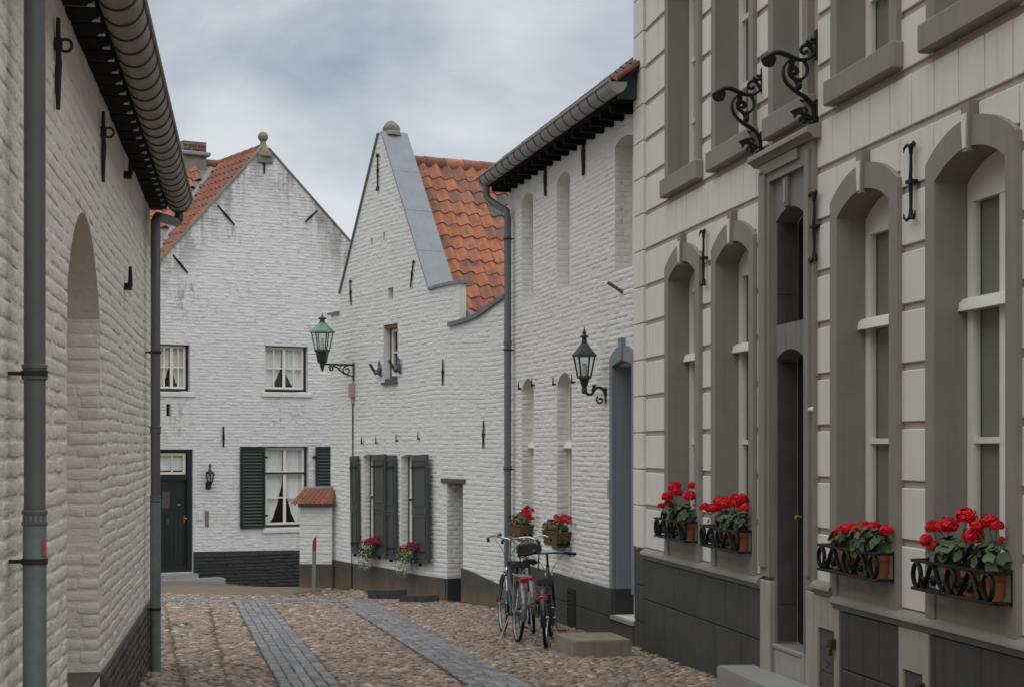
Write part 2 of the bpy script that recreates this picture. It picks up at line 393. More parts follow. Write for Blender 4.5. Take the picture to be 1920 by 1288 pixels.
M['petal'] = plain('red geranium petal', (0.66, 0.006, 0.016), 0.55, 0, 0.28, 45, 0.1, 90, 0.25, 0, 0.35)
M['petal_dull'] = plain('dusty red petal', (0.50, 0.012, 0.018), 0.55, 0, 0.28, 45, 0.1, 90, 0.25, 0, 0.4)
M['magenta'] = plain('magenta petal', (0.36, 0.012, 0.075), 0.55, 0, 0.28, 45, 0.1, 90, 0.25, 0, 0.4)
M['leaf'] = plain('geranium leaf', (0.060, 0.098, 0.036), 0.55, 0, 0.35, 30, 0.2, 90, 0.4, 0, 0.55)
M['leaf_light'] = plain('light green leaf', (0.105, 0.15, 0.045), 0.55, 0, 0.35, 30, 0.2, 90, 0.4, 0, 0.55)
M['leaf_white'] = plain('cream trailing leaf', (0.42, 0.44, 0.30), 0.6, 0, 0.3, 30, 0.2, 90, 0.3, 0, 0.5)
M['wicker'] = plain('brown wicker', (0.155, 0.095, 0.055), 0.75, 0, 0.4, 60, 0.6, 150, 0.3, 0, 0.4)
M['blue_paint'] = plain('blue figure paint', (0.02, 0.11, 0.21), 0.5, 0, 0.2, 20, 0, 60, 0.4)
M['skin_paint'] = plain('ochre figure paint', (0.30, 0.17, 0.07), 0.6, 0, 0.2, 20, 0, 60, 0.4)
M['old_wood'] = plain('weathered grey brown wood', (0.17, 0.135, 0.10), 0.85, 0, 0.3, 9, 0.4, 40, 0.2)
M['grey_frame'] = plain('slate grey frame paint', (0.085, 0.085, 0.088), 0.55, 0, 0.15, 6, 0.1, 50, 0.4)
M['hatch'] = plain('grey hatch iron', (0.085, 0.082, 0.078), 0.65, 0.1, 0.25, 9, 0.3, 60, 0.4)
M['bulb'] = plain('opal lamp tube', (0.55, 0.55, 0.53), 0.4, 0, 0.05, 8, 0, 60, 0.4)
M['glass'] = glass('window glass')
M['lamp_glass'] = glass('lantern glass', (0.93, 0.96, 0.95))

def tile_mat(name, stops, moss=0.35):
    m, t, b = nodes(name); r_ = rnd(t); p = pos(t)
    c = ramp(t, r_, stops)
    c = mixc(t, smoothstep(t, noise(t, p, 5.0, 5, 0.7), 0.45, 0.75), c, (0.10, 0.07, 0.05))
    c = mixc(t, math_(t, 'MULTIPLY', smoothstep(t, noise(t, p, 17.0, 5, 0.7), 0.5, 0.72), moss), c, (0.06, 0.055, 0.045))
    c = mixc(t, math_(t, 'MULTIPLY', smoothstep(t, noise(t, p, 26.0, 3, 0.7), 0.6, 0.72), 0.5), c, (0.42, 0.17, 0.09))
    t.links.new(c, b.inputs['Base Color']); b.inputs['Roughness'].default_value = 0.8; b.inputs['Specular IOR Level'].default_value = 0.3
    bump(t, b, noise(t, p, 50, 5), 0.35, 0.006); return m
M['tile'] = tile_mat('orange clay pantile', [(0.0, (0.34, 0.122, 0.066)), (0.3, (0.41, 0.155, 0.080)), (0.6, (0.34, 0.135, 0.085)), (0.85, (0.27, 0.115, 0.08)), (1.0, (0.20, 0.10, 0.075))], 0.5)
M['tile_old'] = tile_mat('mossy clay pantile', [(0.0, (0.25, 0.09, 0.052)), (0.5, (0.19, 0.078, 0.05)), (1.0, (0.29, 0.11, 0.06))], 0.8)
M['tile_dark'] = tile_mat('brown weathered pantile', [(0.0, (0.13, 0.055, 0.038)), (0.5, (0.10, 0.05, 0.04)), (1.0, (0.17, 0.07, 0.045))], 0.8)
M['tile_slate'] = plain('dark replacement tile', (0.085, 0.088, 0.088), 0.7, 0, 0.2, 9, 0.3, 40, 0.3)

def stone_mat(name, stops, b_=0.5):
    m, t, b = nodes(name); r_ = rnd(t); p = pos(t)
    c = ramp(t, r_, stops)
    c = mixc(t, math_(t, 'MULTIPLY', noise(t, p, 1.1, 4), 0.25), c, (0.07, 0.058, 0.046))
    c = mixc(t, math_(t, 'MULTIPLY', smoothstep(t, noise(t, p, 24, 4, 0.7), 0.5, 0.75), 0.4), c, (0.05, 0.042, 0.035))
    t.links.new(c, b.inputs['Base Color'])
    t.links.new(math_(t, 'ADD', math_(t, 'MULTIPLY', noise(t, p, 30, 3), 0.3), 0.5), b.inputs['Roughness']); b.inputs['Specular IOR Level'].default_value = 0.35
    bump(t, b, noise(t, p, 45, 5), b_, 0.008); return m
M['cobble'] = stone_mat('river cobbles', [(0.0, (0.16, 0.120, 0.096)), (0.25, (0.25, 0.19, 0.15)), (0.45, (0.26, 0.205, 0.172)), (0.62, (0.34, 0.235, 0.175)), (0.82, (0.30, 0.26, 0.22)), (0.94, (0.43, 0.34, 0.26)), (1.0, (0.55, 0.46, 0.36))])
M['sett'] = stone_mat('blue grey setts', [(0.0, (0.13, 0.133, 0.137)), (0.5, (0.205, 0.21, 0.216)), (1.0, (0.28, 0.285, 0.29))], 0.4)

def ground_mat():
    m, t, b = nodes('earth and sand'); p = pos(t)
    c = mixc(t, noise(t, p, 2.2, 6, 0.65), (0.075, 0.06, 0.046), (0.18, 0.142, 0.10))
    c = mixc(t, math_(t, 'MULTIPLY', smoothstep(t, noise(t, p, 3.5, 5, 0.7), 0.55, 0.75), 0.7), c, (0.10, 0.095, 0.035))
    c = mixc(t, math_(t, 'MULTIPLY', smoothstep(t, noise(t, p, 40, 4, 0.7), 0.5, 0.7), 0.6), c, (0.20, 0.155, 0.11))
    t.links.new(c, b.inputs['Base Color']); b.inputs['Roughness'].default_value = 0.95; b.inputs['Specular IOR Level'].default_value = 0.2
    bump(t, b, noise(t, p, 30, 6, 0.7), 0.8, 0.02); return m
M['ground'] = ground_mat()
M['tarmac'] = plain('worn brown tarmac', (0.165, 0.140, 0.105), 0.9, 0, 0.5, 3.5, 0.8, 40, 0.2, 0.2)

# ------------------------------------------------------------------ brickwork
def crossings(polys, z):
    xs = []
    for q in polys:
        for i in range(len(q)):
            (a, za_), (b, zb_) = q[i], q[(i + 1) % len(q)]
            if (za_ <= z) != (zb_ <= z): xs.append(a + (z - za_) / (zb_ - za_) * (b - a))
    xs.sort(); return [(xs[i], xs[i + 1]) for i in range(0, len(xs) - 1, 2)]
def meet(A, B):
    o = []
    for a0, a1 in A:
        for b0, b1 in B:
            lo, hi = max(a0, b0), min(a1, b1)
            if hi - lo > 0.02: o.append((lo, hi))
    return o

def brick_geo(l, h, d, r_):
    """one worn brick under paint: three soft eight-sided rings and a face; y is into the wall"""
    v = []
    bw = min(r_.choice((0.006, 0.010, 0.014, 0.018, 0.021, 0.024)), h * .28); ex = r_.choice((0.001, 0.002, 0.004, 0.012)); d = d * r_.uniform(0.65, 1.2)
    for ins, ix, y, c in ((-0.002, -0.003, 0.004, 0.010), (bw * .25, ex * .4 - .001, -0.5 * d, 0.013), (bw, ex + .003, -d, 0.012)):
        a, b = l / 2 - ix, h / 2 - ins
        for x, z in ((-a + c, -b), (a - c, -b), (a, -b + c), (a, b - c), (a - c, b), (-a + c, b), (-a, b - c), (-a, -b + c)):
            v.append((x + r_.uniform(-.003, .003), y + (r_.uniform(-.0016, .0016) if y < 0 else 0), z + r_.uniform(-.003, .003)))
    f = []
    for k in (0, 1):
        for i in range(8):
            j = (i + 1) % 8; f.append((k * 8 + i, k * 8 + j, k * 8 + 8 + j, k * 8 + 8 + i))
    f.append(tuple(range(16, 24)))
    return v, f
_brick_cache = {}
def brick_meshes(mat, d):
    key = (mat.name, round(d, 4))
    if key not in _brick_cache:
        L = []
        for i in range(10):
            v, f = brick_geo(0.21, 0.066, d, rng); mb = MB(); mb.add(v, f); L.append(mb.mesh('brick', mat, 60))
        _brick_cache[key] = L
    return _brick_cache[key]

def lay(parent, polys, mat, world, Mx=None, course=0.074, blen=0.215, depth=0.007, n_parts=300, wave=0.012, gap=0.007, seed=1, name='brick', flip=False):
    """lay courses inside the even-odd area of polys (in the a,z plane of matrix Mx); the bricks that show largest become parts, the rest one mesh"""
    r_ = random.Random(seed); Mx = Mx or Matrix.Identity(4)
    zmin = min(z for q in polys[:1] for _, z in q); zmax = max(z for q in polys[:1] for _, z in q)
    L = []; row = 0; z = zmin + course / 2
    while z < zmax:
        hh = course * 0.36
        iv = crossings(polys, z)
        for zz_ in (z - hh, z + hh): iv = meet(iv, crossings(polys, zz_))
        for a, b in iv:
            u = a + 0.004
            lens = blen * (0.5 if row % 2 else 1.0) * r_.uniform(0.85, 1.1)
            while u < b - 0.02:
                l = min(lens, b - 0.004 - u)
                if b - u - l < 0.06: l = b - 0.004 - u
                if l > 0.03:
                    L.append((u + l / 2, z + wave * (mnoise.noise((u * 0.55 + seed * 7, z * 0.9, seed)) * 1.6) , l - gap * r_.uniform(0.2, 1.3), r_.uniform(-.003, .0035) + (.004 if r_.random() < .14 else 0)))
                u += l; lens = blen * r_.choice((1, 1, 1, 0.5, 0.95)) * r_.uniform(0.93, 1.06)
        z += course; row += 1
    scored = []
    for i, (a, zc, l, dd) in enumerate(L):
        p = world @ (Mx @ Vector((a, 0, zc)))
        if p.y > 1:
            px, py = proj(p)
            if -5 < px < 1925 and -5 < py < 1293: scored.append((p.y, i))
    scored.sort(); chosen = {i for _, i in scored[:n_parts]}
    ms = brick_meshes(mat, depth); mb = MB(); hb = course - gap
    for i, (a, zc, l, dd) in enumerate(L):
        if i in chosen:
            T = Mx @ Matrix.Translation((a, dd, zc)) @ Matrix.Rotation(r_.uniform(-.012, .012), 4, 'Y') @ Matrix.Diagonal((l / 0.21, 1, (hb + r_.uniform(-.006, .004)) / 0.066, 1))
            inst(name, ms[i % len(ms)], parent, T)
        else:
            v, f = brick_geo(l, hb + r_.uniform(-.006, .004), depth, r_); zo = r_.uniform(-.003, .003)
            mb.add([Mx @ Vector((x + a, y + dd, z_ + zc + zo)) for x, y, z_ in v], f)
    if mb.f: mb.build(name + '_courses', mat, parent, 60, 'stuff', fix=False)
    return len(L)

def brick_wall(root, fr, outer, holes, mat, depth_holes, name='wall', back=None, **kw):
    """mortar sheet with openings and reveals, courses laid on it"""
    mb = MB().sheet(outer, holes, 0.0)
    for q, dh in zip(holes, depth_holes): mb.rim(q, 0.0, dh)
    if back: mb.rim(outer, 0.0, back)
    o = mb.build(name, mat, root, 30)
    lay(o, [outer] + holes, mat, root_matrix(fr), **kw)
    return o
def root_matrix(fr): return Matrix.Translation((fr.X0, fr.Y0, 0)) @ Matrix.Rotation(fr.ang, 4, 'Z')

# pantile: x across, y down the slope, z up from the roof
def pantile_mesh(mat, w_=0.235, l=0.36, t=0.024):
    mb = MB(); n = 9; prof = []
    for i in range(n):
        x = -0.02 + (w_ + 0.035) * i / (n - 1); ph = (x / w_) * 2 * math.pi
        prof.append((x, 0.033 * math.sin(ph - 0.4)))
    v = [(x, 0, z) for x, z in prof] + [(x, l, z + 0.026) for x, z in prof] + [(x, l, z + 0.026 - t) for x, z in prof] + [(x, 0, z - t) for x, z in prof]
    f = []
    for k in range(3):
        for i in range(n - 1): f.append((k * n + i, k * n + i + 1, k * n + n + i + 1, k * n + n + i))
    for e_ in (0, n - 1): f.append((e_, n + e_, 2 * n + e_, 3 * n + e_))
    mb.add(v, f); return mb.mesh('roof_tile', mat, 50)
TILE = [pantile_mesh(M['tile']) for _ in range(2)]
TILE_OLD = pantile_mesh(M['tile_old'], 0.215)
TILE_DARK = pantile_mesh(M['tile_dark'])
TILE_SLATE = pantile_mesh(M['tile_slate'])

# ------------------------------------------------------------------ shared builders
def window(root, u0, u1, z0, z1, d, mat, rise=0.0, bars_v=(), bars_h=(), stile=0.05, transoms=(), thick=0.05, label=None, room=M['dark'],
           curtain=None, bar=0.024, barv=None, weather=None, zflat=None, casing=None, casing_w=0.03, reflection_panel=None):
    """a window set at depth d: frame (part) with panes, curtain and dark room behind (sub-parts)"""
    zs = z1 - rise
    outer = arched(u0, u1, z0, zs, rise) if rise else rect(u0, u1, z0, z1)
    mb = MB()
    zi = (zflat if zflat else zs - stile * 0.4) if rise else z1 - stile
    inner = ([(u0 + stile, z0 + stile)] + [(u0 + stile + (u1 - u0 - 2 * stile) * i / 14, zi) for i in range(15)] + [(u1 - stile, z0 + stile)]) if rise else rect(u0 + stile, u1 - stile, z0 + stile, zi)
    mb.ring(outer, inner, d, d + thick, closed=True)
    bv = barv or bar
    for x in bars_v: mb.box(x - bv / 2, x + bv / 2, d + 0.008, d + thick - 0.008, z0 + stile * 0.9, zi + 0.004)
    for x in transoms: mb.box(u0 + 0.003, u1 - 0.003, d - 0.012, d + thick - 0.002, x - 0.045, x + 0.035)
    for x in bars_h: mb.box(u0 + stile * 0.9, u1 - stile * 0.9, d + 0.006, d + thick - 0.006, x - bar / 2, x + bar / 2)
    if weather is not None:   # projecting weather board over the casement
        prof = [(d + 0.01, weather + 0.055), (d - 0.03, weather + 0.045), (d - 0.055, weather + 0.02), (d - 0.066, weather - 0.035), (d + 0.01, weather - 0.035)]
        mb.add([(u0 - 0.0, y, z) for y, z in prof] + [(u1, y, z) for y, z in prof], [(i, (i + 1) % 5, 5 + (i + 1) % 5, 5 + i) for i in range(5)] + [(4, 3, 2, 1, 0), (5, 6, 7, 8, 9)])
    w_ = mb.build('window', mat, root, 35)
    if label: w_['label'] = label
    # panes between the bars
    xs = sorted([u0 + stile] + list(bars_v) + [u1 - stile]); zs_ = sorted([z0 + stile] + list(bars_h) + list(transoms) + [zi])
    for i in range(len(xs) - 1):
        for j in range(len(zs_) - 1):
            MB().add([(xs[i] + .002, d + .024, zs_[j] + .002), (xs[i + 1] - .002, d + .024, zs_[j] + .002), (xs[i + 1] - .002, d + .024, zs_[j + 1] - .002), (xs[i] + .002, d + .024, zs_[j + 1] - .002)], [(0, 1, 2, 3)]).build('pane', M['glass'], w_, fix=False)
    # room behind
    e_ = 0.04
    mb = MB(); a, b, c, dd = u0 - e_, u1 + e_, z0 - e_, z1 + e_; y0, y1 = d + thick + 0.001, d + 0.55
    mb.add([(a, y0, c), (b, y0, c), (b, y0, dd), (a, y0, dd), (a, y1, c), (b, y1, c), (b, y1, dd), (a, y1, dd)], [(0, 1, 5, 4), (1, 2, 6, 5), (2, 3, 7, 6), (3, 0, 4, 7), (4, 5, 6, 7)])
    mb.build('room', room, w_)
    if reflection_panel:  # added panel behind the panes; its colour imitates what the glass reflects
        MB().box(u0 + stile * .6, u1 - stile * .6, d + thick + .012, d + thick + .016, z0 + stile * .6, zi).build('reflection_panel', reflection_panel, w_)
    if casing:
        mb = MB(); cw = casing_w
        mb.ring(rect(u0 - cw, u1 + cw, z0 - cw, z1 + cw), rect(u0, u1, z0, z1), d - 0.012, d + thick, closed=True)
        for x in transoms: mb.box(u0, u1, d - 0.02, d - 0.0125, x - 0.03, x + 0.012)
        mb.build('casing', casing, w_, 35)
    if curtain: curtain(w_, u0, u1, z0, z1, d + thick + 0.03)
    return w_

def drape(parent, u0, u1, z_top, prof, d, waves=5, amp=0.012):
    """curtain with folds; prof(t) -> z bottom at t in 0..1 across"""
    n, m = 26, 5; v = []; f = []
    for i in range(n + 1):
        t = i / n; zb = prof(t)
        for j in range(m + 1):
            s_ = j / m
            v.append((u0 + (u1 - u0) * t, d + amp * math.sin(t * waves * 2 * math.pi + s_), z_top + (zb - z_top) * s_))
    for i in range(n):
        for j in range(m):
            a = i * (m + 1) + j; f.append((a, a + 1, a + m + 2, a + m + 1))
    return MB().add(v, f).build('curtain', M['curtain'], parent, 180, fix=False)

def tied_curtains(w_, u0, u1, z0, z1, d, low=0.12):
    c = (u0 + u1) / 2; H = z1 - z0
    # two panels tied back to the sides
    drape(w_, u0, c - 0.01, z1, lambda t: z0 + H * (0.03 + 0.55 * max(0, (t - 0.35) / 0.65) ** 1.5), d)
    drape(w_, c + 0.01, u1, z1, lambda t: z0 + H * (0.03 + 0.55 * max(0, (0.65 - t) / 0.65) ** 1.5), d)
def net_curtain(w_, u0, u1, z0, z1, d):
    drape(w_, u0, u1, z1, lambda t: z0 + (z1 - z0) * 0.18, d, 9, 0.008)

def anchor(root, u, z0, z1, kind='bar', lean=0.0, mat=None, d=-0.022, r_=0.014):
    """iron wall tie: bar with split or hooked ends"""
    mb = MB(); H = z1 - z0; c = (z0 + z1) / 2
    mb.tube([(0, d, -H / 2), (0, d, -H / 6), (0, d - 0.004, 0), (0, d, H / 6), (0, d, H / 2)], [r_ * 0.8, r_ * 1.15, r_ * 1.2, r_ * 1.0, r_ * 0.8], 6, flat=0.7)
    if kind == 'fork':
        for s_ in (-1, 1):
            for e_ in (-1, 1):
                mb.tube([(0, d, e_ * H * 0.36), (s_ * 0.016, d, e_ * H * 0.46), (s_ * 0.055, d - 0.005, e_ * H * 0.5), (s_ * 0.088, d - 0.01, e_ * H * 0.465), (s_ * 0.094, d - 0.012, e_ * H * 0.40)], [r_ * .8, r_ * .75, r_ * .65, r_ * .5, r_ * .15], 6)
        mb.box(-0.05, 0.03, d - 0.02, 0.0, -0.012, 0.012)
    elif kind == 'hook':
        mb.tube([(0, d, H * 0.5), (0.012, d, H * 0.56), (0.04, d, H * 0.54), (0.05, d, H * 0.46)], [r_ * .9, r_, r_ * .9, r_ * .5], 6)
        mb.box(-0.03, 0.03, d - 0.012, 0.0, H * 0.05, H * 0.09)
    elif kind == 'loop':
        mb.tube([(-0.05, d, H * 0.42), (-0.03, d, H * 0.5), (0.03, d, H * 0.5), (0.05, d, H * 0.42)], r_ * .8, 6)
        mb.tube([(0, d, -H * 0.5), (-0.035, d, -H * 0.53), (-0.035, d, -H * 0.62), (0.035, d, -H * 0.62), (0.035, d, -H * 0.53), (0, d, -H * 0.5)], r_ * .7, 6)
        mb.box(-0.03, 0.03, d - 0.01, 0.0, -0.012, 0.012)
    elif kind == 'ring':
        pts = [(0.02, d - 0.035 - 0.032 * math.cos(a), 0.1 + 0.032 * math.sin(a)) for a in [i * math.pi / 8 for i in range(16)]]
        mb.tube(pts, 0.008, 6, closed=True)
        mb.box(-0.02, 0.02, d - 0.02, 0.0, 0.07, 0.13)
    else:
        mb.box(-0.022, 0.022, d - 0.014, 0.0, -0.01, 0.01)
    o = mb.build('wall_anchor', mat or M['iron'], root, 40)
    o.matrix_basis = Matrix.Translation((u, 0, c)) @ Matrix.Rotation(lean, 4, 'Y'); return o

def downpipe(root, pts, r_, mat, collars=(), lower=None, zsplit=None, name='downpipe', brackets=()):
    """pts in local frame; collars are z heights"""
    if zsplit:
        top = [p for p in pts if p[2] > zsplit]; x, y = pts[-1][0], pts[-1][1]
        o = MB().tube(top + [(top[-1][0], top[-1][1], zsplit)], r_, 14).build(name, mat, root, 40)
        MB().tube([(top[-1][0], top[-1][1], zsplit + 0.02), (top[-1][0], top[-1][1], zsplit - 0.15), pts[-1]], r_ * 1.1, 14).build('lower_pipe', lower or mat, o, 40)
    else: o = MB().tube(pts, r_, 14).build(name, mat, root, 40)
    x, y = [(p[0], p[1]) for p in pts if True][-2]
    for z in collars:
        MB().lathe((x, y, z), [(r_ * 1.02, -.035), (r_ * 1.2, -.03), (r_ * 1.2, -.018), (r_ * 1.1, -.015), (r_ * 1.1, .012), (r_ * 1.2, .015), (r_ * 1.2, .028), (r_ * 1.02, .033)], 14).build('collar', mat, o, 40)
    for z in brackets:
        mb = MB().lathe((x, y, z), [(r_ * 1.12, -.012), (r_ * 1.22, -.012), (r_ * 1.22, .012), (r_ * 1.12, .012)], 14)
        mb.box(x - 0.012, x + 0.012, y + r_, 0.02, z - 0.008, z + 0.008); mb.build('bracket', M['rust_iron'], o, 40)
    return o

def gutter(root, u0, u1, dc, zc, r_, mat, seams, name='gutter', slope=0.0):
    """half round gutter running along u, centre at depth dc, lip height zc; seams are straps"""
    mb = MB(); n = 12; v = []; f = []
    prof = [(dc + r_ * math.cos(math.pi + math.pi * i / n), zc + r_ * math.sin(math.pi + math.pi * i / n) * 1.15) for i in range(n + 1)]
    inn = [(dc + (r_ - .008) * math.cos(math.pi + math.pi * i / n), zc + (r_ - .008) * math.sin(math.pi + math.pi * i / n) * 1.15) for i in range(n + 1)]
    mb.add([(u0, d, z) for d, z in prof] + [(u1, d, z + slope) for d, z in prof] + [(u0, d, z) for d, z in inn] + [(u1, d, z + slope) for d, z in inn],
           [(i, i + 1, n + 2 + i, n + 1 + i) for i in range(n)] + [(2 * n + 2 + i, 3 * n + 3 + i, 3 * n + 4 + i, 2 * n + 3 + i) for i in range(n)])
    for uu, s_ in ((u0, 0), (u1, slope)): mb.add([(uu, d, z + s_) for d, z in prof], [tuple(range(n + 1))])
    mb.tube([(u0, dc - r_ - 0.006, zc + 0.004), (u1, dc - r_ - 0.006, zc + slope + 0.004)], 0.015, 8)
    g_ = mb.build(name, mat, root, 40)
    for s_ in seams:
        k = (s_ - u0) / (u1 - u0) * slope; rr = r_ + 0.004
        pts = [(s_, dc + rr * math.cos(math.pi + math.pi * i / n), zc + k + rr * math.sin(math.pi + math.pi * i / n) * 1.15) for i in range(n + 1)]
        MB().tube(pts, 0.0055, 6).build('gutter_strap', M['zinc_seam'], g_, 60)
    return g_
# ------------------------------------------------------------------ the setting: ground, street, paving strips
E = EYE
FL = Fr(-2.844, 12.0, -0.153, 1.0)
FR1 = Fr(4.63 - 0.1722 * 14, 14.0, 0.1722, -1.0)
FR2 = Fr(5.856 - 0.236 * 22, 22.0, 0.236, -1.0)
FM = Fr(13.27 - 0.534 * 28, 28.0, 0.534, -1.0)
FF = Fr(-6.32, 34.0, 0.848, 0.53)
def xl(y): return -1.008 - 0.153 * y
def xr(y):
    if y < 19.04: return 4.63 - 0.1722 * y
    if y < 25.0: return 5.856 - 0.236 * y
    return 13.27 - 0.534 * y

g_ = MB(); GX = [-160, -20] + [-12 + .5 * i for i in range(37)] + [12, 160]; GY = [-60, 0, 8, 14, 20, 26.4] + [28 + .5 * i for i in range(25)] + [60, 260]; NX_, NY_ = len(GX), len(GY)
g_.add([(x, y, ground(x, y)) for y in GY for x in GX], [(j * NX_ + i, j * NX_ + i + 1, j * NX_ + i + NX_ + 1, j * NX_ + i + NX_) for j in range(NY_ - 1) for i in range(NX_ - 1)])
tag(g_.build('ground', M['ground']), 'sloping bare earth and sand under the street', kind='structure')

S1 = [gpt(440, 1130), gpt(523, 1288)]; S2 = [gpt(637, 1130), gpt(878, 1288)]
sdir = Vector((S1[1][0] - S1[0][0], S1[1][1] - S1[0][1])).normalized()
def strip_x(S, y): return S[0][0] + (S[1][0] - S[0][0]) * (y - S[0][1]) / (S[1][1] - S[0][1])
SW = 0.53
crack1 = [gpt(312, 1150), gpt(342, 1288)]; crack2 = [gpt(395, 1150), gpt(426, 1288)]

def cobble_mesh(r_):
    v = []; f = []; n = 8
    el = r_.uniform(0.68, 1.0); ph = r_.uniform(0, 6)
    rad = [r_.uniform(0.86, 1.12) for _ in range(n)]
    tx, ty = r_.uniform(-.25, .25), r_.uniform(-.25, .25)
    for rr, z in ((1.0, -0.5), (0.98, 0.14), (0.84, 0.40), (0.46, 0.52)):
        for k in range(n):
            a = 2 * math.pi * k / n; x = rr * rad[k] * math.cos(a); y = rr * rad[k] * math.sin(a) * el
            v.append((x, y, z + (tx * x + ty * y if z > 0 else 0) + r_.uniform(-.03, .03)))
    for i in range(3):
        for k in range(n): f.append((i * n + k, i * n + (k + 1) % n, (i + 1) * n + (k + 1) % n, (i + 1) * n + k))
    f.append(tuple(3 * n + k for k in range(n)))
    return v, f
crng = random.Random(5)
CV = [cobble_mesh(crng) for _ in range(14)]
street = MB(); street.add([(xl(12.3) + .02, 12.3, ground(0, 12.3) + 0.004), (xr(12.3) - .02, 12.3, ground(0, 12.3) + 0.004), (xr(19.0) - .02, 19.0, ground(0, 19) + 0.004),
    (xr(25) - .03, 25.0, ground(0, 25) + 0.004), (xr(26.5) - .03, 26.5, ground(0, 26.5) + 0.004), (-7.5, 26.5, ground(0, 26.5) + 0.004), (-7.5, 17.3, ground(0, 17.3) + 0.004), (xl(17.3), 17.3, ground(0, 17.3) + 0.004)],
    [(0, 1, 2, 3, 4, 5, 6, 7)])
street_o = tag(street.build('cobbled_street', M['ground']), 'brown cobbled street sloping gently down from the viewer', kind='structure')
cob = []
y = 12.4; row = 0
while y < 30.4:
    x = xl(y) if y < 17.2 else max(-7.2, -0.235 * y)
    x += 0.03 + (row % 2) * 0.045; xe = xr(y) - 0.05
    while x < xe:
        r0 = crng.uniform(0.034, 0.054) * (1.12 if crng.random() < 0.15 else 1)
        cx, cy = x + crng.uniform(-.016, .016), y + crng.uniform(-.016, .016)
        ok = True
        if 14.3 < cy < 26.55 or cy <= 14.3:
            for S in (S1, S2):
                d_ = cx - strip_x(S, cy)
                if -0.035 < d_ < SW + 0.035 and cy < 26.5: ok = False
            for S in (crack1, crack2):
                if abs(cx - strip_x(S, cy)) < 0.035 and cy < 25.5: ok = False
        if 26.42 < cy < 26.72 and cx < S2[0][0] + 0.6: ok = False
        if cy > 26.7 and crng.random() < 0.12 + 0.88 * min(1, max(0, (cy - 27.0 + 1.2 * mnoise.noise((cx * .8, cy * .8, 3))) / 1.8)) * min(1, max(0, (-cx - 2.2) / 1.2)): ok = False
        if ok: cob.append((cx, cy, r0))
        x += 0.092
    y += 0.080; row += 1
order = sorted(range(len(cob)), key=lambda i: cob[i][1])
shown = []
for i in order:
    px, py = proj((cob[i][0], cob[i][1], ground(*cob[i][:2])))
    if 0 < px < 1920 and py < 1286: shown.append(i)
shown = set(shown[:300])
cms = [MB().add(*c).mesh('cobble', M['cobble'], 60) for c in CV]
rest = MB()
for i, (cx, cy, r0) in enumerate(cob):
    T = Matrix.Translation((cx, cy, ground(cx, cy) + crng.uniform(-.007, .006))) @ Matrix.Rotation(crng.uniform(0, 6.28), 4, 'Z') @ Matrix.Diagonal((r0 * crng.uniform(1, 1.2), r0, r0 * 0.8, 1))
    k = crng.randrange(len(CV))
    if i in shown: inst('cobble', cms[k], street_o, T)
    else: rest.add([T @ Vector(p) for p in CV[k][0]], CV[k][1])
rest.build('cobbles', M['cobble'], street_o, 60, 'stuff', fix=False)

def sett_geo(r_, l, w_):
    mb = MB(); mb.box(-l / 2, l / 2, -w_ / 2, w_ / 2, -0.04, 0.035, 0.012)
    return [(x + r_.uniform(-.003, .003), y + r_.uniform(-.003, .003), z + r_.uniform(-.003, .003)) for x, y, z in mb.v], mb.f
SV = [sett_geo(crng, 0.158, 0.098) for _ in range(8)]
sms = [MB().add(*c).mesh('sett', M['sett'], 35) for c in SV]
def sett_strip(S, label, y0=12.6, y1=26.5):
    base = MB(); a = math.atan2(sdir.x, -sdir.y)
    q = [(strip_x(S, yy) + dx, yy, ground(0, yy) + 0.008) for yy, dx in ((y0, 0), (y0, SW), (y1, SW), (y1, 0))]
    base.add(q, [(0, 1, 2, 3)]); o = tag(base.build('paving_strip', M['ground']), label, kind='structure')
    items = []
    nx = 5; cw = SW / nx
    for c in range(nx):
        yy = y0 + crng.uniform(0, .2)
        while yy < y1:
            items.append((strip_x(S, yy) + cw * (c + 0.5), yy)); yy += 0.166 * crng.uniform(0.94, 1.06)
    items.sort(key=lambda p: p[1]); rest_ = MB(); n = 0
    for x_, yy in items:
        px, py = proj((x_, yy, ground(x_, yy)))
        T = Matrix.Translation((x_, yy, ground(x_, yy) + crng.uniform(-.008, .004))) @ Matrix.Rotation(math.pi / 2 + math.atan2(-(S[1][0] - S[0][0]), (S[1][1] - S[0][1])) + crng.uniform(-.03, .03), 4, 'Z') @ Matrix.Rotation(crng.uniform(-.03, .03), 4, 'X')
        if py < 1290 and n < 290: inst('sett', sms[crng.randrange(8)], o, T); n += 1
        else: k = crng.randrange(8); rest_.add([T @ Vector(p) for p in SV[k][0]], SV[k][1])
    if rest_.f: rest_.build('setts', M['sett'], o, 35, 'stuff', fix=False)
sett_strip(S1, 'narrow grey sett strip through the cobbles on the tall gutter side')
sett_strip(S2, 'narrow grey sett strip through the cobbles on the bicycle side')
o = tag(MB().add([(-8, 26.44, ground(0, 26.44) + .008), (S2[0][0] + .6, 26.44, ground(0, 26.44) + .008), (S2[0][0] + .6, 26.7, ground(0, 26.7) + .008), (-8, 26.7, ground(0, 26.7) + .008)], [(0, 1, 2, 3)]).build('cross_strip', M['ground']), 'grey sett row across the end of the cobbles', kind='structure')
x = -7.9; n = 0
while x < S2[0][0] + .5:
    for k in range(2):
        inst('sett', sms[crng.randrange(8)], o, Matrix.Translation((x + k * .1, 26.51 + k * .115, ground(0, 26.55) + crng.uniform(-.006, .004))) @ Matrix.Rotation(crng.uniform(-.03, .03), 4, 'Z'))
    x += 0.166
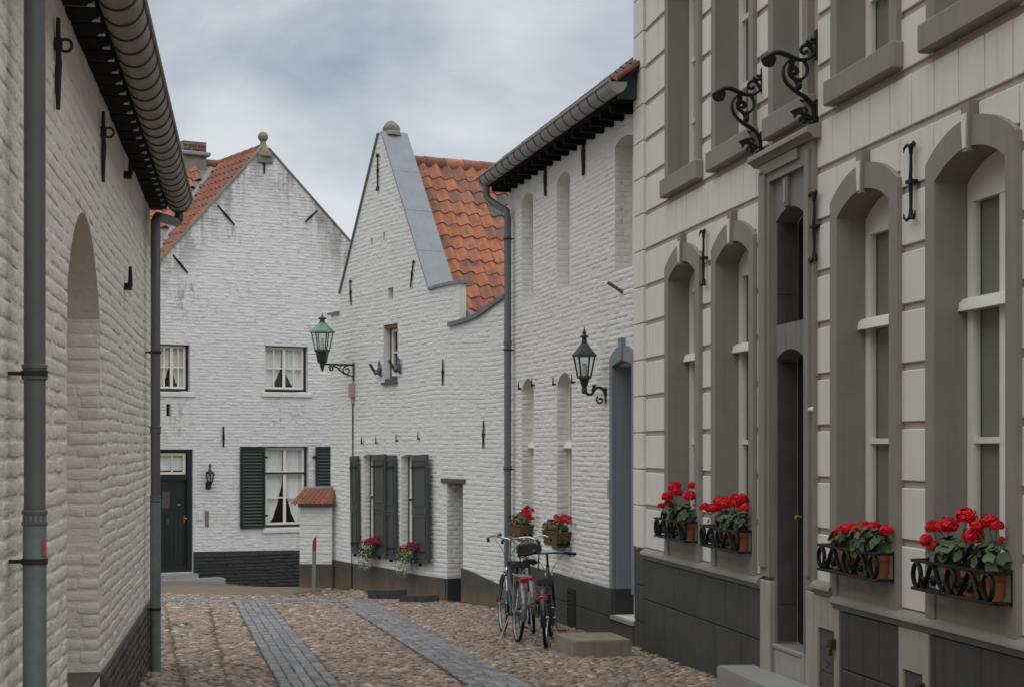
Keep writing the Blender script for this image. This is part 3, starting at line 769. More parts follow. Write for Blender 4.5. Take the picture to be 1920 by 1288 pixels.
# tarmac apron in front of the far house, with kerb line
ap = [(-9, 27.0), (-6.5, 27.3), (-5.6, 26.95), (-4.6, 27.5), (-3.9, 27.3), (-3.5, 28.2), (-3.7, 29.0), (-3.3, 30.2), (-3.6, 31.2), (-3.0, 35.6), (-9, 32.0)]
pv = MB()
for i_ in range(60):
    for j_ in range(90):
        x0_, y0_ = -9 + i_ * .1, 26.9 + j_ * .1; xc_, yc_ = x0_ + .05, y0_ + .05
        if any(a <= xc_ + .12 * mnoise.noise((yc_ * 2, xc_, 1)) <= b for a, b in crossings([ap], yc_)):
            pv.add([(x, y, ground(x, y) + .006) for x, y in ((x0_, y0_), (x0_ + .1, y0_), (x0_ + .1, y0_ + .1), (x0_, y0_ + .1))], [(0, 1, 2, 3)])
tag(pv.build('pavement', M['tarmac'], fix=False), 'worn brown tarmac apron before the far gabled house', kind='structure')
# grass and moss tufts along wall feet and cracks
tf = MB()
def tuft(x, y, h=0.05, n=7):
    for i in range(n):
        a = crng.uniform(0, 6.28); r_ = crng.uniform(.3, 1) * h
        px_, py_ = x + math.cos(a) * .012, y + math.sin(a) * .012; z = ground(x, y)
        tf.add([(px_ - .004, py_, z), (px_ + .004, py_, z), (x + math.cos(a) * r_, y + math.sin(a) * r_, z + h * crng.uniform(.6, 1.2))], [(0, 1, 2)])
for i in range(60):
    yy = crng.uniform(14, 18.8); tuft(xr(yy) - crng.uniform(.03, .12), yy, crng.uniform(.02, .05))
for i in range(40):
    yy = crng.uniform(13, 17); tuft(xl(yy) + crng.uniform(.03, .1), yy, crng.uniform(.02, .05))
for S in (crack1, crack2):
    for i in range(28):
        yy = crng.uniform(15, 25.5); tuft(strip_x(S, yy) + crng.uniform(-.02, .02), yy, crng.uniform(.012, .03), 5)
for i in range(10): tuft(gpt(340, 1174)[0] + crng.uniform(-.08, .08), gpt(340, 1174)[1] + crng.uniform(-.05, .05), .06)
for i in range(160):
    yy = crng.uniform(25, 31); tuft(xr(yy) - crng.uniform(.03, .1), yy, crng.uniform(.02, .06))
for i in range(120):
    u = crng.uniform(-1.2, 3.2); p = FF.P(u, -crng.uniform(.1, .6), 0); tuft(p.x, p.y, crng.uniform(.02, .07))
tag(tf.build('grass', M['leaf_light'], None, fix=False), 'short weeds and moss along the wall feet and cracks', kind='stuff')

# ------------------------------------------------------------------ stone townhouse
R1 = house(FR1, 'townhouse', 'cream and taupe rusticated stone townhouse with arched windows and dark plinth')
uY = FR1.uY
UA, UB = FR1.u(1187, -.05), uY(6.5)
HW, SURR = 0.5, 0.14
gwin = [(FR1.u(a, -.055) + FR1.u(b, -.055)) / 2 for a, b in ((1751, 1885), (1569.6, 1664.7), (1344, 1399), (1250.4, 1304.5))]
uwin = [gwin[0], gwin[1], (FR1.u(1428, -.1) + FR1.u(1523, -.1)) / 2 - .10, gwin[2], gwin[3]]
def uhw(c): return .355 if c == uwin[2] else HW
GZ0, GZS, GR = E - 0.86, E + 1.69, 0.14
UZ0, UZS, UR = E + 2.73, E + 4.78, 0.10
dl, dr_ = FR1.u(1442), FR1.u(1520)          # stone door case
ol, orr = FR1.u(1455), FR1.u(1506)            # opening in it
door_hole = rect(dl, dr_, E - 2.2, E + 2.30)
holes = [arched(c - HW, c + HW, GZ0, GZS, GR) for c in gwin] + [arched(c - uhw(c), c + uhw(c), UZ0, UZS, UR) for c in uwin] + [door_hole]
wl1 = MB().sheet(rect(UA, UB, E - 2.7, E + 5.7), holes, 0.0).rim(door_hole, 0, 0.06).rim([(UA, E - 2.7), (UA, E + 5.7)], 0.0, 6.0, False).build('wall', M['joint'], R1, 30)
tag(MB().box(UB, uY(1.0), 0.0, 0.3, E - 2.7, E + 5.7).build('side_wall', M['stone_paint'], R1))
zj = [E + 2.115 + 0.394 * k for k in range(-7, 9)]
rows = [(E - 1.105, zj[0])] + [(zj[i], zj[i + 1]) for i in range(len(zj) - 1)]
excl = [(c - HW - .10, c + HW + .10, E - 1.12, E + 1.9) for c in gwin] + [(c - HW - .10, c + HW + .10, E + 2.6, E + 5.2) for c in uwin]
excl += [(FR1.u(1426, -.05), FR1.u(1524, -.05), E - 3, E + 2.40)]
vgrid0 = FR1.u(1565)
def block(u0, u1, z0, z1, d0=-0.018, c=0.006, gz=0.024, gu=0.0085, name='stone_block', par=None, mat=None):
    return MB().box(u0 + gu, u1 - gu, d0, 0.0, z0 + gz, z1 - gz, c).build(name, mat or M['stone_paint'], par or wl1, 30)
PU = UA + .43
for ri, (z0, z1) in enumerate(rows):
    if z0 > E + 5.1: break
    iv = [(PU + 0.012, UB)]
    for a, b, lo, hi in excl:
        if hi > z0 + 0.03 and lo < z1 - 0.03:
            n_ = []
            for p, q in iv:
                if b <= p or a >= q: n_.append((p, q))
                else:
                    if a - p > 0.03: n_.append((p, a))
                    if q - b > 0.03: n_.append((b, q))
            iv = n_
    for p, q in iv:
        cuts = [p]; k = math.floor((p - vgrid0) / 0.368) + 1
        while vgrid0 + k * 0.368 < q:
            cu = vgrid0 + k * 0.368
            if cu - cuts[-1] > 0.12 and q - cu > 0.12: cuts.append(cu)
            k += 1
        cuts.append(q)
        if q - p < 0.56 and q - p > 0.37: cuts = [p, q]
        for a, b in zip(cuts, cuts[1:]): block(a, b, z0, z1)
    block(UA, PU, z0 + 0.01, z1 + 0.01, -0.05, 0.006, 0.005)
for c in gwin:   # the flat course piece above each arch
    for s_ in (-1, 1): block(c - .6 if s_ < 0 else c + .06, c - .06 if s_ < 0 else c + .6, E + 1.84, zj[7])
# arched surrounds, keystones, aprons, sills
for c in gwin:
    a, b = c - HW, c + HW
    mb = MB().ring(arched(a - SURR, b + SURR, E - 1.1, E + 1.815, 0.195), arched(a, b, E - 1.1, GZS, GR), -0.055, 0.19)
    mb.build('window_surround', M['taupe'], R1, 35)
    MB().box(a + .003, b - .003, -0.04, 0.19, E - 1.1, E - 0.93).build('apron', M['taupe'], R1)
    MB().prism([(c - .035, E + 1.80), (c + .035, E + 1.80), (c + .062, E + 2.10), (c - .062, E + 2.10)], -0.075, 0).build('keystone', M['taupe'], R1)
    MB().prism([(c - .022, E + 1.82), (c + .016, E + 1.82), (c + .030, E + 2.03), (c - .044, E + 2.03)], -0.083, -0.07).build('keystone_face', M['stone_paint'], R1)
    MB().box(a + .003, b - .003, -0.050, 0.19, E - 0.928, E - 0.862, 0.01).build('window_sill', M['stone_paint'], R1)
for c in uwin:
    a, b = c - uhw(c), c + uhw(c)
    MB().ring(arched(a - .13, b + .13, UZ0, UZS + .1, .18), arched(a, b, UZ0, UZS, UR), -0.055, 0.19).build('window_surround', M['taupe'], R1, 35)
    MB().box(a - .17, b + .17, -0.10, 0.19, E + 2.545, E + 2.732, 0.012).build('window_sill', M['taupe'], R1, 30)
def dull_curtain(w_, u0, u1, z0, z1, d):
    drape(w_, u0, u0 + (u1 - u0) * .25, z1, lambda t: z0, d + .05, 4, .01).data.materials[0] = M['room']
for c in gwin:
    window(R1, c - HW + .004, c + HW - .004, GZ0, GZS + GR - .004, 0.17, M['white_wood'], rise=GR, bars_h=(E + .045,), bars_v=(c,), barv=.115, transoms=(E + 0.915,), stile=0.085, bar=0.04,
           weather=E + 0.90, room=M['room'], zflat=E + 1.56, reflection_panel=M['reflection_panel'])
for c in uwin:
    window(R1, c - uhw(c) + .004, c + uhw(c) - .004, UZ0, UZS + UR - .004, 0.17, M['white_wood'], rise=UR, bars_v=(c,), barv=.10, bars_h=(E + 3.30, E + 3.92), stile=0.075, bar=0.045, room=M['room'], zflat=E + 4.7, reflection_panel=M['reflection_panel'])
# plinth moulding and slabs
mprof = [(0.0, E - 1.085), (-.05, E - 1.10), (-.078, E - 1.125), (-.082, E - 1.15), (-.06, E - 1.172), (-.045, E - 1.20), (0, E - 1.205)]
def mould(u0, u1, prof, name, mat, par):
    n = len(prof); return MB().add([(u0, d, z) for d, z in prof] + [(u1, d, z) for d, z in prof], [(i, (i + 1) % n, n + (i + 1) % n, n + i) for i in range(n)] + [tuple(range(n))[::-1], tuple(range(n, 2 * n))]).build(name, mat, par, 45)
tl, tr = FR1.u(1424.5, -.05), FR1.u(1525.5, -.05)
mould(PU, tl - .002, mprof, 'plinth_moulding', M['taupe'], R1)
hu = FR1.u(1573)
mould(tr + .002, hu, [(d, z + .075) for d, z in mprof], 'plinth_moulding', M['taupe'], R1)
mould(hu + .001, uY(1.2), mprof, 'plinth_moulding', M['taupe'], R1)
pb = MB().box(UA, tl - .003, -0.012, 0.0, E - 2.75, E - 1.206).box(tr + .003, uY(1.0), -0.012, 0.0, E - 2.75, E - 1.206).build('plinth', M['plinth'], R1)
def slabs(us, z0, z1, skip=()):
    for a, b in zip(us, us[1:]):
        if any(a < s_[1] and b > s_[0] for s_ in skip): continue
        MB().box(a + .004, b - .004, -0.036, -0.0125, z0 + .004, z1 - .004, 0.006).build('plinth_slab', M['plinth'], pb, 30)
slabs([PU, FR1.u(1270), FR1.u(1368), tl - .01], E - 1.635, E - 1.206)
slabs([PU, FR1.u(1252), FR1.u(1348), FR1.u(1396), tl - .01], E - 2.7, E - 1.635)
slabs([UA, PU], E - 1.50, E - 1.11); slabs([UA, PU], E - 1.90, E - 1.50); slabs([UA, PU], E - 2.75, E - 1.90)
h1a, h1b = FR1.u(1527, -.045) + .002, FR1.u(1573, -.045); h2a, h2b = FR1.u(1685, -.045), FR1.u(1741, -.045)
slabs([h1b, FR1.u(1600), FR1.u(1657), h2a], E - 1.63, E - 1.206); slabs([h1b, FR1.u(1630), h2a], E - 2.6, E - 1.63)
slabs([h2b, FR1.u(1763), FR1.u(1850), uY(9.0), uY(7)], E - 1.63, E - 1.206); slabs([h2b, FR1.u(1800), uY(9.4), uY(7)], E - 2.6, E - 1.63)
# cellar hatches in limestone frames
for a, b, ztop, zh in ((h1a, h1b, E - 1.13, E - 1.37), (h2a, h2b, E - 1.205, E - 1.48)):
    mb = MB().ring(rect(a, b, E - 2.7, ztop), rect(a + .07, b - .10, E - 2.0, zh), -0.045, 0.02, True); mb.build('hatch_surround', M['limestone'], R1, 30)
    ho = MB().box(a + .071, b - .101, -0.028, 0.0, E - 1.70, zh - .004, .004).build('cellar_hatch', M['hatch'], R1, 30)
    MB().box(a + .071, b - .101, -0.031, 0.0, E - 2.0, E - 1.704, .004).build('hatch_plate', M['hatch'], ho, 30)
    for zz_ in (zh - .08, E - 1.86):
        mb = MB().box(b - .135, b - .055, -0.085, -0.02, zz_ - .045, zz_ + .03, .008); mb.tube([(b - .095, -.075, zz_ - .05), (b - .095, -.075, zz_ - .10)], .014)
        mb.build('hinge', M['rust_iron'], ho, 30)
    for k in range(16):
        MB().lathe((a + .09 + rng.random() * (b - a - .22), -.030, E - 1.97 + rng.random() * .55), [(.006, -.004), (.005, .004), (.001, .006)], 6, (0, -1, 0)).build('bolt', M['rust_iron'], ho)
# doorway: taupe frame, cornice, stone case with transom light and door
def ladder(u0, u1, zs):
    return rect(u0, u1, zs[0], zs[1])
for a, b in ((tl, FR1.u(1441.8, -.05)), (FR1.u(1509.8, -.05), tr)):
    mb = MB().box(a, b, -0.05, 0.03, E - 1.10 if a > 0 else E - 1.08, E + 2.36)
    m_ = (a + b) / 2
    mb.box(a + .035, b - .06, -0.075, -0.0505, E - 1.0, E + 2.30); mb.build('door_pilaster', M['taupe'], R1)
for a, b in ((tl, FR1.u(1441.8, -.05)), (FR1.u(1509.8, -.05), tr)): MB().box(a - .0, b, -0.05, 0.03, E - 2.6, E - 1.112, .01).build('pilaster_foot', M['limestone'], R1)
mb = MB().box(FR1.u(1442, -.05), FR1.u(1509.6, -.05), -0.05, 0.03, E + 2.20, E + 2.36); mb.box(FR1.u(1440), FR1.u(1511), -0.075, -0.051, E + 2.27, E + 2.355); mb.build('door_head', M['taupe'], R1)
cprof = [(0.0, E + 2.49), (-.12, E + 2.455), (-.135, E + 2.44), (-.135, E + 2.405), (-.10, E + 2.39), (-.08, E + 2.362), (0, E + 2.361)]
mould(tl - .09, tr + .09, cprof, 'door_cornice', M['taupe'], R1)
tz0, tzs, trr = E + 1.006, E + 1.86, 0.085; dz0, dzs, drr = E - 1.63, E + 0.72, 0.075
case = MB().sheet(rect(dl + .001, dr_ - .001, E - 1.63, E + 2.20), [arched(ol, orr, tz0, tzs, trr), arched(ol, orr, dz0 + .002, dzs, drr)], 0.0)
case.rim(arched(ol, orr, tz0, tzs, trr), 0, .19).rim(arched(ol, orr, dz0 + .002, dzs, drr), 0, .185)
# chiselled faces of the jambs, seen in the opening
cz = case.build('door_case', M['bluestone'], R1, 30)
for z0_, z1_ in ((tz0 + .004, tz0 + .25), (tz0 + .258, tzs)): MB().box(ol, ol + .010, .012, .185, z0_, z1_).build('jamb_stone', M['bluestone_dark'], cz)
for z0_, z1_ in ((dz0 + .33, dzs - .01), (dz0 + .03, dz0 + .322)): MB().box(ol, ol + .010, .014, .182, z0_, z1_).build('jamb_stone', M['bluestone_dark'], cz)
MB().prism([(ol + .26, E + 1.95), (ol + .36, E + 1.95), (ol + .38, E + 2.19), (ol + .24, E + 2.19)], -0.03, 0).build('keystone', M['bluestone'], cz)
MB().box(ol + .285, ol + .335, -0.037, -.029, E + 1.98, E + 2.16).build('keystone_panel', M['limestone'], cz)
fan = window(R1, ol + .004, orr - .004, tz0 + .01, tzs + trr - .004, 0.1905, M['green_black'], rise=trr, bars_v=((ol + orr) / 2,), stile=.05)
dmb = MB().box(ol + .004, orr - .004, .187, .23, dz0 + .01, dzs + drr)
for z0_, z1_ in ((dz0 + .12, dz0 + .8), (dz0 + .95, dzs - .08)):
    dmb.ring(rect(ol + .10, orr - .10, z0_, z1_), rect(ol + .14, orr - .14, z0_ + .04, z1_ - .04), .176, .187, True)
dd_ = dmb.build('door', M['green_black'], R1, 30)
MB().lathe((ol + .12, .187, dz0 + 1.05), [(.015, 0), (.015, .03), (.03, .035), (.03, .06), (.01, .07)], 10, (0, -1, 0)).build('door_knob', M['brass'], dd_, 40)
MB().prism(rect(dl + .001, dr_ - .001, E - 2.7, E - 1.632), -.012, .3).build('door_base', M['limestone'], R1)
sill = MB()
sill.box(ol - .03, orr + .002, -.025, .29, E - 1.664, E - 1.629, .006); sill.build('threshold', M['step_grey'], R1, 30)
# cornice and roof, above the frame
mould(UA, uY(1.2), [(0, E + 5.9), (-.35, E + 5.85), (-.35, E + 5.72), (-.15, E + 5.6), (0, E + 5.5)], 'roof_cornice', M['taupe'], R1)
MB().add([(UA, -.3, E + 5.9), (uY(1.2), -.3, E + 5.9), (uY(1.2), 4, E + 8.2), (UA, 4, E + 8.2)], [(0, 1, 2, 3)]).build('roof', M['tile_old'], R1)
for px, y0, y1 in ((1322, 432, 536), (1530, 360, 490), (1712, 270, 412)):
    u = FR1.u(px, -.04); anchor(R1, u, FR1.z(px, y1, -.04), FR1.z(px, y0, -.04), 'fork', d=-.055, r_=.017)
sx = FR1.u(1524, -.05)
MB().lathe((sx, -.052, E + .29), [(.022, 0), (.018, .02), (.01, .035)], 8, (0, -1, 0)).build('bell_knob', M['white_plastic'], R1, 40)

# ------------------------------------------------------------------ white brick house beside it
R2 = house(FR2, 'brick_house', 'white painted brick house with long zinc gutter and blue grey doorway')
u0, u1 = FR2.u(953), FR2.uY(18.75)
def hu_(a, b): return FR2.u(a), FR2.u(b)
n1_, n2_ = (FR2.u(978), FR2.u(978) + .68), (FR2.u(1044), FR2.u(1044) + .67)
n3_ = (FR2.u(1153), FR2.u(1153) + .72)
l1_, l2_ = (FR2.u(978.5), FR2.u(978.5) + .70), (FR2.u(1044.5), FR2.u(1044.5) + .72)
da, db = FR2.u(1151.5), FR2.u(1188.5)
hs = [arched(*n1_, E + 2.04, E + 3.46, .09), arched(*n2_, E + 2.05, E + 3.45, .09), arched(*n3_, E + 2.01, E + 3.47, .06),
      arched(*l1_, E - 1.27, E + .80, .16), arched(*l2_, E - 1.27, E + .80, .16), arched(da, db, E - 1.94, E + .93, .05)]
outer2 = rect(u0, u1, E - 1.645, E + 3.95)
hs_w = [q if i < 5 else [(u, max(z, E - 1.63)) for u, z in q] for i, q in enumerate(hs)]
wl2 = MB().sheet(rect(u0, u1, E - 2.7, E + 3.95), hs, 0.0)
for q, dh in zip(hs, (.17, .17, .2, .15, .15, .35)): wl2.rim(q, 0, dh)
wl2.rim([(u0, E - 2.7), (u0, E + 3.95)], 0, 3, False)
wl2 = wl2.build('wall', M['white_r'], R2)
surr = [FR2.u(1147), FR2.u(1191)]
lay(wl2, [rect(u0, u1, E - 1.645, E + 3.80)] + hs_w[:5] + [rect(surr[0], min(surr[1], u1 - .001), E - 1.64, E + 1.16)], M['white_r'], root_matrix(FR2), seed=2, depth=.0046, course=.061, blen=.2)
jr = lambda uu, dep: Matrix(((0, -1, 0, uu), (1, 0, 0, 0), (0, 0, 1, 0), (0, 0, 0, 1)))
for q, dep, a in ((n1_, .17, 0), (n2_, .17, 0), (n3_, .2, 0), (l1_, .15, 1), (l2_, .15, 1)):
    lay(wl2, [rect(0.0, dep, E + 2.06 if not a else E - 1.25, E + 3.42 if not a else E + .78)], M['white_r'], root_matrix(FR2), jr(q[0], dep), n_parts=6, seed=3, wave=0, depth=.006)
for q in (n1_, n2_):
    MB().box(q[0], q[1], .165, .18, E + 2.0, E + 3.6).build('blind_panel', M['white_r'], R2)
window(R2, n3_[0] + .003, n3_[1] - .003, E + 2.03, E + 3.52, .2, M['cream_wood'], stile=.07, bars_v=((n3_[0] + n3_[1]) / 2,), bars_h=(E + 2.7,))
for q in (l1_, l2_):
    window(R2, q[0] + .003, q[1] - .003, E - 1.25, E + .95, .15, M['cream_wood'], rise=.14, stile=.07, transoms=(E + .04,), bars_h=(E - .62,), weather=E + .02, bar=.04)
    MB().box(q[0] - .02, q[1] + .02, -.07, .15, E - 1.335, E - 1.272, .008).build('window_sill', M['bluegrey'], R2, 30)
# door surround with keystone
mb = MB().ring(arched(surr[0], db + .10, E - 1.64, E + 1.03, .13), arched(da, db, E - 1.64, E + .93, .05), -.03, .06); mb.build('door_surround', M['bluegrey'], R2, 35)
c_ = (da + db) / 2; MB().prism([(c_ - .05, E + .99), (c_ + .05, E + .99), (c_ + .07, E + 1.24), (c_ - .07, E + 1.24)], -.05, -.0).build('keystone', M['bluegrey'], R2)
mb = MB().ring(arched(da - .06, db + .05, E - 2.0, E + .9, .05)[:2] + [(da - .06, E + .9), (da - .06, E + .9)], [(da, E - 2.0)] * 1 + [(da, E + .9)] * 3, -.02, .36)
MB().box(da + .001, da + .012, .02, .34, E - 1.64, E + .93).build('door_lining', M['bluegrey'], R2)
MB().box(da + .001, da + .014, .0, .34, E - 1.94, E - 1.642).build('lining_foot', M['plinth_black'], R2)
dmb = MB().box(da, db, .35, .4, E - 1.94, E + .98); dmb.ring(rect(da + .12, db - .12, E - 1.75, E - .8), rect(da + .16, db - .16, E - 1.71, E - .84), .335, .35, True)
dmb.build('door', M['bluegrey'], R2)
MB().box(da - .005, db + .05, -.05, .4, E - 1.99, E - 1.942, .006).build('threshold', M['step_grey'], R2, 30)
MB().box(da - .0, db + .05, -.03, .4, E - 2.5, E - 1.995).build('threshold_base', M['bluestone_dark'], R2)
MB().box(FR2.u(1146), FR2.u(1149), -.05, -.0, E - .60, E - .38).build('name_plate', M['limestone'], R2)
# plinth
pb2 = MB().box(u0, da - .003, -.018, 0, E - 2.8, E - 1.648).build('plinth', M['plinth'], R2)
for us, z0_, z1_ in (([u0, FR2.u(1010), FR2.u(1062), FR2.u(1127), da - .004], E - 1.97, E - 1.65), ([u0, FR2.u(990), FR2.u(1040), FR2.u(1094), da - .004], E - 2.7, E - 1.97)):
    for a, b in zip(us, us[1:]): MB().box(a + .004, b - .004, -.038, -.0185, z0_ + .004, z1_ - .003, .006).build('plinth_slab', M['plinth'], pb2, 30)
mb = MB(); ga, gb = FR2.u(1071), FR2.u(1084)
for k in range(9): mb.box(ga, gb, -.055, -.036, E - 2.22 + k * .05, E - 2.195 + k * .05)
mb.ring(rect(ga - .02, gb + .02, E - 2.25, E - 1.78), rect(ga, gb, E - 2.23, E - 1.80), -.05, -.036, True); mb.build('air_grille', M['iron'], R2)
# eaves: dark bearers, gutter, roof, bargeboard
k = 0; uu = u0 + .12
while uu < FR2.uY(18.95):
    MB().box(uu, uu + .085, -.28, 0.0, E + 3.71, E + 3.80, .008).build('eaves_bearer', M['tar'], R2, 30); uu += .40
MB().box(u0, FR2.uY(18.7), -.30, .02, E + 3.802, E + 3.85).build('eaves_board', M['tar'], R2)
gut = gutter(R2, u0 - .10, FR2.uY(18.55), -.34, E + 3.93, .105, M['zinc'], [u0 + .05 + k_ * .36 for k_ in range(18)], slope=.02)
pit = R(38.5); ue = u0 - .12
ez = E + 3.97; ed = -.30; span = 4.2
rf = MB().add([(ue, ed, ez), (FR2.uY(18.55), ed, ez), (FR2.uY(18.55), ed + span, ez + span * math.tan(pit)), (ue + span, ed + span, ez + span * math.tan(pit))], [(0, 1, 2, 3)])
rf.add([(ue, ed, ez), (ue + span, ed + span, ez + span * math.tan(pit)), (ue, ed + 2 * span, ez)], [(0, 1, 2)])
roof2 = rf.build('roof', M['tile_dark'], R2)
rowdir = Vector((0, math.cos(pit), math.sin(pit)))
nrm = Vector((0, -math.sin(pit), math.cos(pit)))
for r_ in range(9):
    s_ = .0 + r_ * .29
    uu = ue + s_ * math.cos(pit) + .05
    while uu < FR2.uY(18.6):
        o_ = Vector((uu, ed, ez)) + rowdir * (s_ + .34) + nrm * .03
        Mt = Matrix.Identity(4)
        for i in range(3):
            Mt[i][0] = (1, 0, 0)[i]; Mt[i][1] = -rowdir[i]; Mt[i][2] = nrm[i]; Mt[i][3] = o_[i]
        inst('roof_tile', TILE_DARK, roof2, Mt); uu += .25
gz = Fr.uz
ub_ = FR2.uY(18.72); bp = [(-.30, E + 3.80), (-.30, E + 4.03), (.25, E + 4.47), (.25, E + 3.80)]
MB().add([(ub_, d, z) for d, z in bp] + [(ub_ + .04, d, z) for d, z in bp], [(0, 1, 2, 3), (7, 6, 5, 4)] + [(i, (i + 1) % 4, 4 + (i + 1) % 4, 4 + i) for i in range(4)]).build('bargeboard', M['board_green'], R2)
for px, y0_, y1_, kd in ((1021, 300, 368, 'hook'), (1092, 250, 330, 'hook')):
    u = FR2.u(px, -.03); anchor(R2, u, FR2.z(px, y1_, -.03), FR2.z(px, y0_, -.03), kd, mat=M['rust_iron'], r_=.030)
for px, py in ((974, 728), (999, 722), (1039, 720), (1074, 716)):
    u = FR2.u(px, -.03); z = FR2.z(px, py, -.03)
    MB().tube([(0, 0, 0), (0, -.05, 0)], .012).tube([(0, -.045, -.02), (0, -.045, .10)], [.014, .005]).build('shutter_pintle', M['iron'], R2).location = (u, 0, z)
u = FR2.u(1158, -.05); z = FR2.z(1158, 540, -.05)
MB().tube([(.05, 0.0, -.06), (.02, -.08, .0), (-.02, -.16, .06)], .022).build('flag_socket', M['hatch'], R2).location = (u, 0, z)
# downpipe at the corner with swan neck
pu = FR2.u(952, -.10)
downpipe(R2, [(u0 + .06, -.34, E + 3.82), (u0 + .06, -.34, E + 3.66), (u0 + .09, -.28, E + 3.58), (pu - .02, -.11, E + 3.40), (pu, -.10, E + 3.28), (pu, -.10, E - 1.2), (pu, -.10, E - 2.36)], .052, M['pipe'], (E + 1.50, E - .30), brackets=(E + 3.0, E + 1.4, E - .32))
# ------------------------------------------------------------------ white gabled house in the middle
Mh = house(FM, 'gabled_house', 'white brick house with steep lead capped gable and orange pantile roof')
q = FM.uz
uA_ = FM.u(712); zA = E + 5.32
out_m = [(FM.u(620), E - 2.9), (FM.u(620), FM.z(620, 590)), (FM.u(636), FM.z(636, 588)), q(638, 552), q(710, 254), q(715, 250), q(804, 541), q(835, 536), q(861, 530),
         q(861, 606), q(880, 600), q(905, 590), q(925, 575), q(947, 560), (FM.u(951), E - 2.9)]
wA = (FM.u(681), FM.u(681) + .62); wB = (FM.u(752), FM.u(752) + .62)
wU = (FM.u(719), FM.u(745.5)); vH = (FM.u(727.5), FM.u(737)); dM = (FM.u(838), FM.u(868))
zA0, zA1 = E - 1.85, E - .13
hm = [arched(*wA, zA0, zA1 - .03, .04), arched(*wB, zA0, zA1 - .03, .04), rect(*wU, E + 1.09, E + 2.06), rect(*vH, FM.z(732, 562), FM.z(732, 540)), rect(*dM, E - 2.75, E - .56)]
sl1, sl2 = FM.u(697), FM.u(720)
hm += [rect(sl1 - .04, sl1 + .04, FM.z(697, 461), FM.z(697, 447)), rect(sl2 - .04, sl2 + .04, FM.z(720, 453), FM.z(720, 436))]
wlm = MB().sheet(out_m, hm, 0)
for h_, dh in zip(hm, (.16, .16, .16, .12, .35, .1, .1)): wlm.rim(h_, 0, dh)
wlm.rim(out_m[2:8], 0, .40, False); wlm.rim(out_m[7:15] + out_m[:3], 0, .12, False); wlm.sheet([q(638, 552), q(710, 254), q(715, 250), q(804, 541)], [], .40)
wlm = wlm.build('wall', M['white_m'], Mh)
for h_, dh in zip(hm[5:], (.1, .1)): MB().sheet(h_, [], dh - .002).build('slot', M['dark'], Mh)
MB().box(vH[0] - .01, vH[1] + .01, .09, .11, hm[3][0][1] - .01, hm[3][1][1] + .01).build('vent_board', M['old_wood'], Mh)
lay(wlm, [[(u, max(z, E - 2.06)) for u, z in out_m]] + hm[:4] + [[(u, max(z, E - 2.05)) for u, z in hm[4]]] + hm[5:], M['white_m'], root_matrix(FM), seed=4, depth=.0039, wave=.03, course=.070)
for a_, dep, z0_, z1_ in ((wA[0], .16, zA0, zA1 - .04), (wB[0], .16, zA0, zA1 - .04), (dM[0], .35, E - 2.05, E - .57)):
    lay(wlm, [rect(0, dep, z0_, z1_)], M['white_m'], root_matrix(FM), jr(a_, dep), n_parts=10, seed=6, wave=0, depth=.006)
# black-brown plinth, lower before the door, higher and falling beyond it
mbp = MB().prism([(FM.u(620), E - 2.9), (FM.u(620), E - 2.03), (FM.u(662), E - 2.05), (FM.u(720), E - 2.04), (FM.u(780), E - 2.07), (dM[0], E - 2.06), (dM[0], E - 2.9)], -.035, -.002)
mbp.build('plinth', M['plinth_splash'], Mh)
MB().prism([(dM[1], E - 2.9), (dM[1], E - 1.86), (FM.u(890), E - 1.90), (FM.u(915), E - 1.97), (FM.u(951), E - 2.05), (FM.u(951), E - 2.9)], -.035, -.002).build('plinth', M['plinth_splash'], Mh)
MB().box(dM[0] + .001, dM[0] + .008, .002, .35, E - 2.9, E - 2.06).build('jamb_foot', M['plinth_black'], Mh)
def m_window(a, nm=None):
    u0_, u1_ = a; z0_, z1_ = zA0 + .01, zA1
    window(Mh, u0_ + .03, u1_ - .03, z0_, z1_ - .02, .14, M['cream_wood'], stile=.06, transoms=(E - .86,), bars_v=((u0_ + u1_) / 2,), bars_h=(E - 1.36,), curtain=net_curtain, casing=M['green_black'], bar=.035)
    MB().box(u0_ - .03, u1_ + .03, -.06, .14, z0_ - .07, z0_ - .012, .006).build('window_sill', M['white_m'], Mh)
m_window(wA); m_window(wB)
window(Mh, wU[0] + .05, wU[1] - .005, E + 1.20, E + 1.99, .13, M['cream_wood'], stile=.05, bars_v=((wU[0] + wU[1]) / 2 + .03,), bars_h=(E + 1.60,), casing=M['grey_frame'], casing_w=.045)
MB().box(wU[0] - .01, wU[1] + .01, -.05, .13, E + 1.055, E + 1.092).box(wU[0], wU[1], .03, .13, E + 1.093, E + 1.155).build('window_sill', M['grey_frame'], Mh)
MB().box(wU[0], wU[1], .02, .15, E + 2.0, E + 2.058).build('lintel', M['old_wood'], Mh)
MB().box(FM.u(829), FM.u(873.5), -.03, .3, E - .56, E - .49, .006).build('lintel', M['hatch'], Mh, 30)
dmb = MB().box(dM[0], dM[1], .34, .39, E - 2.6, E - .56); dmb.box(dM[0] + .1, dM[1] - .1, .33, .339, E - 2.3, E - 1.5)
dmb.build('door', M['grey_frame'], Mh)
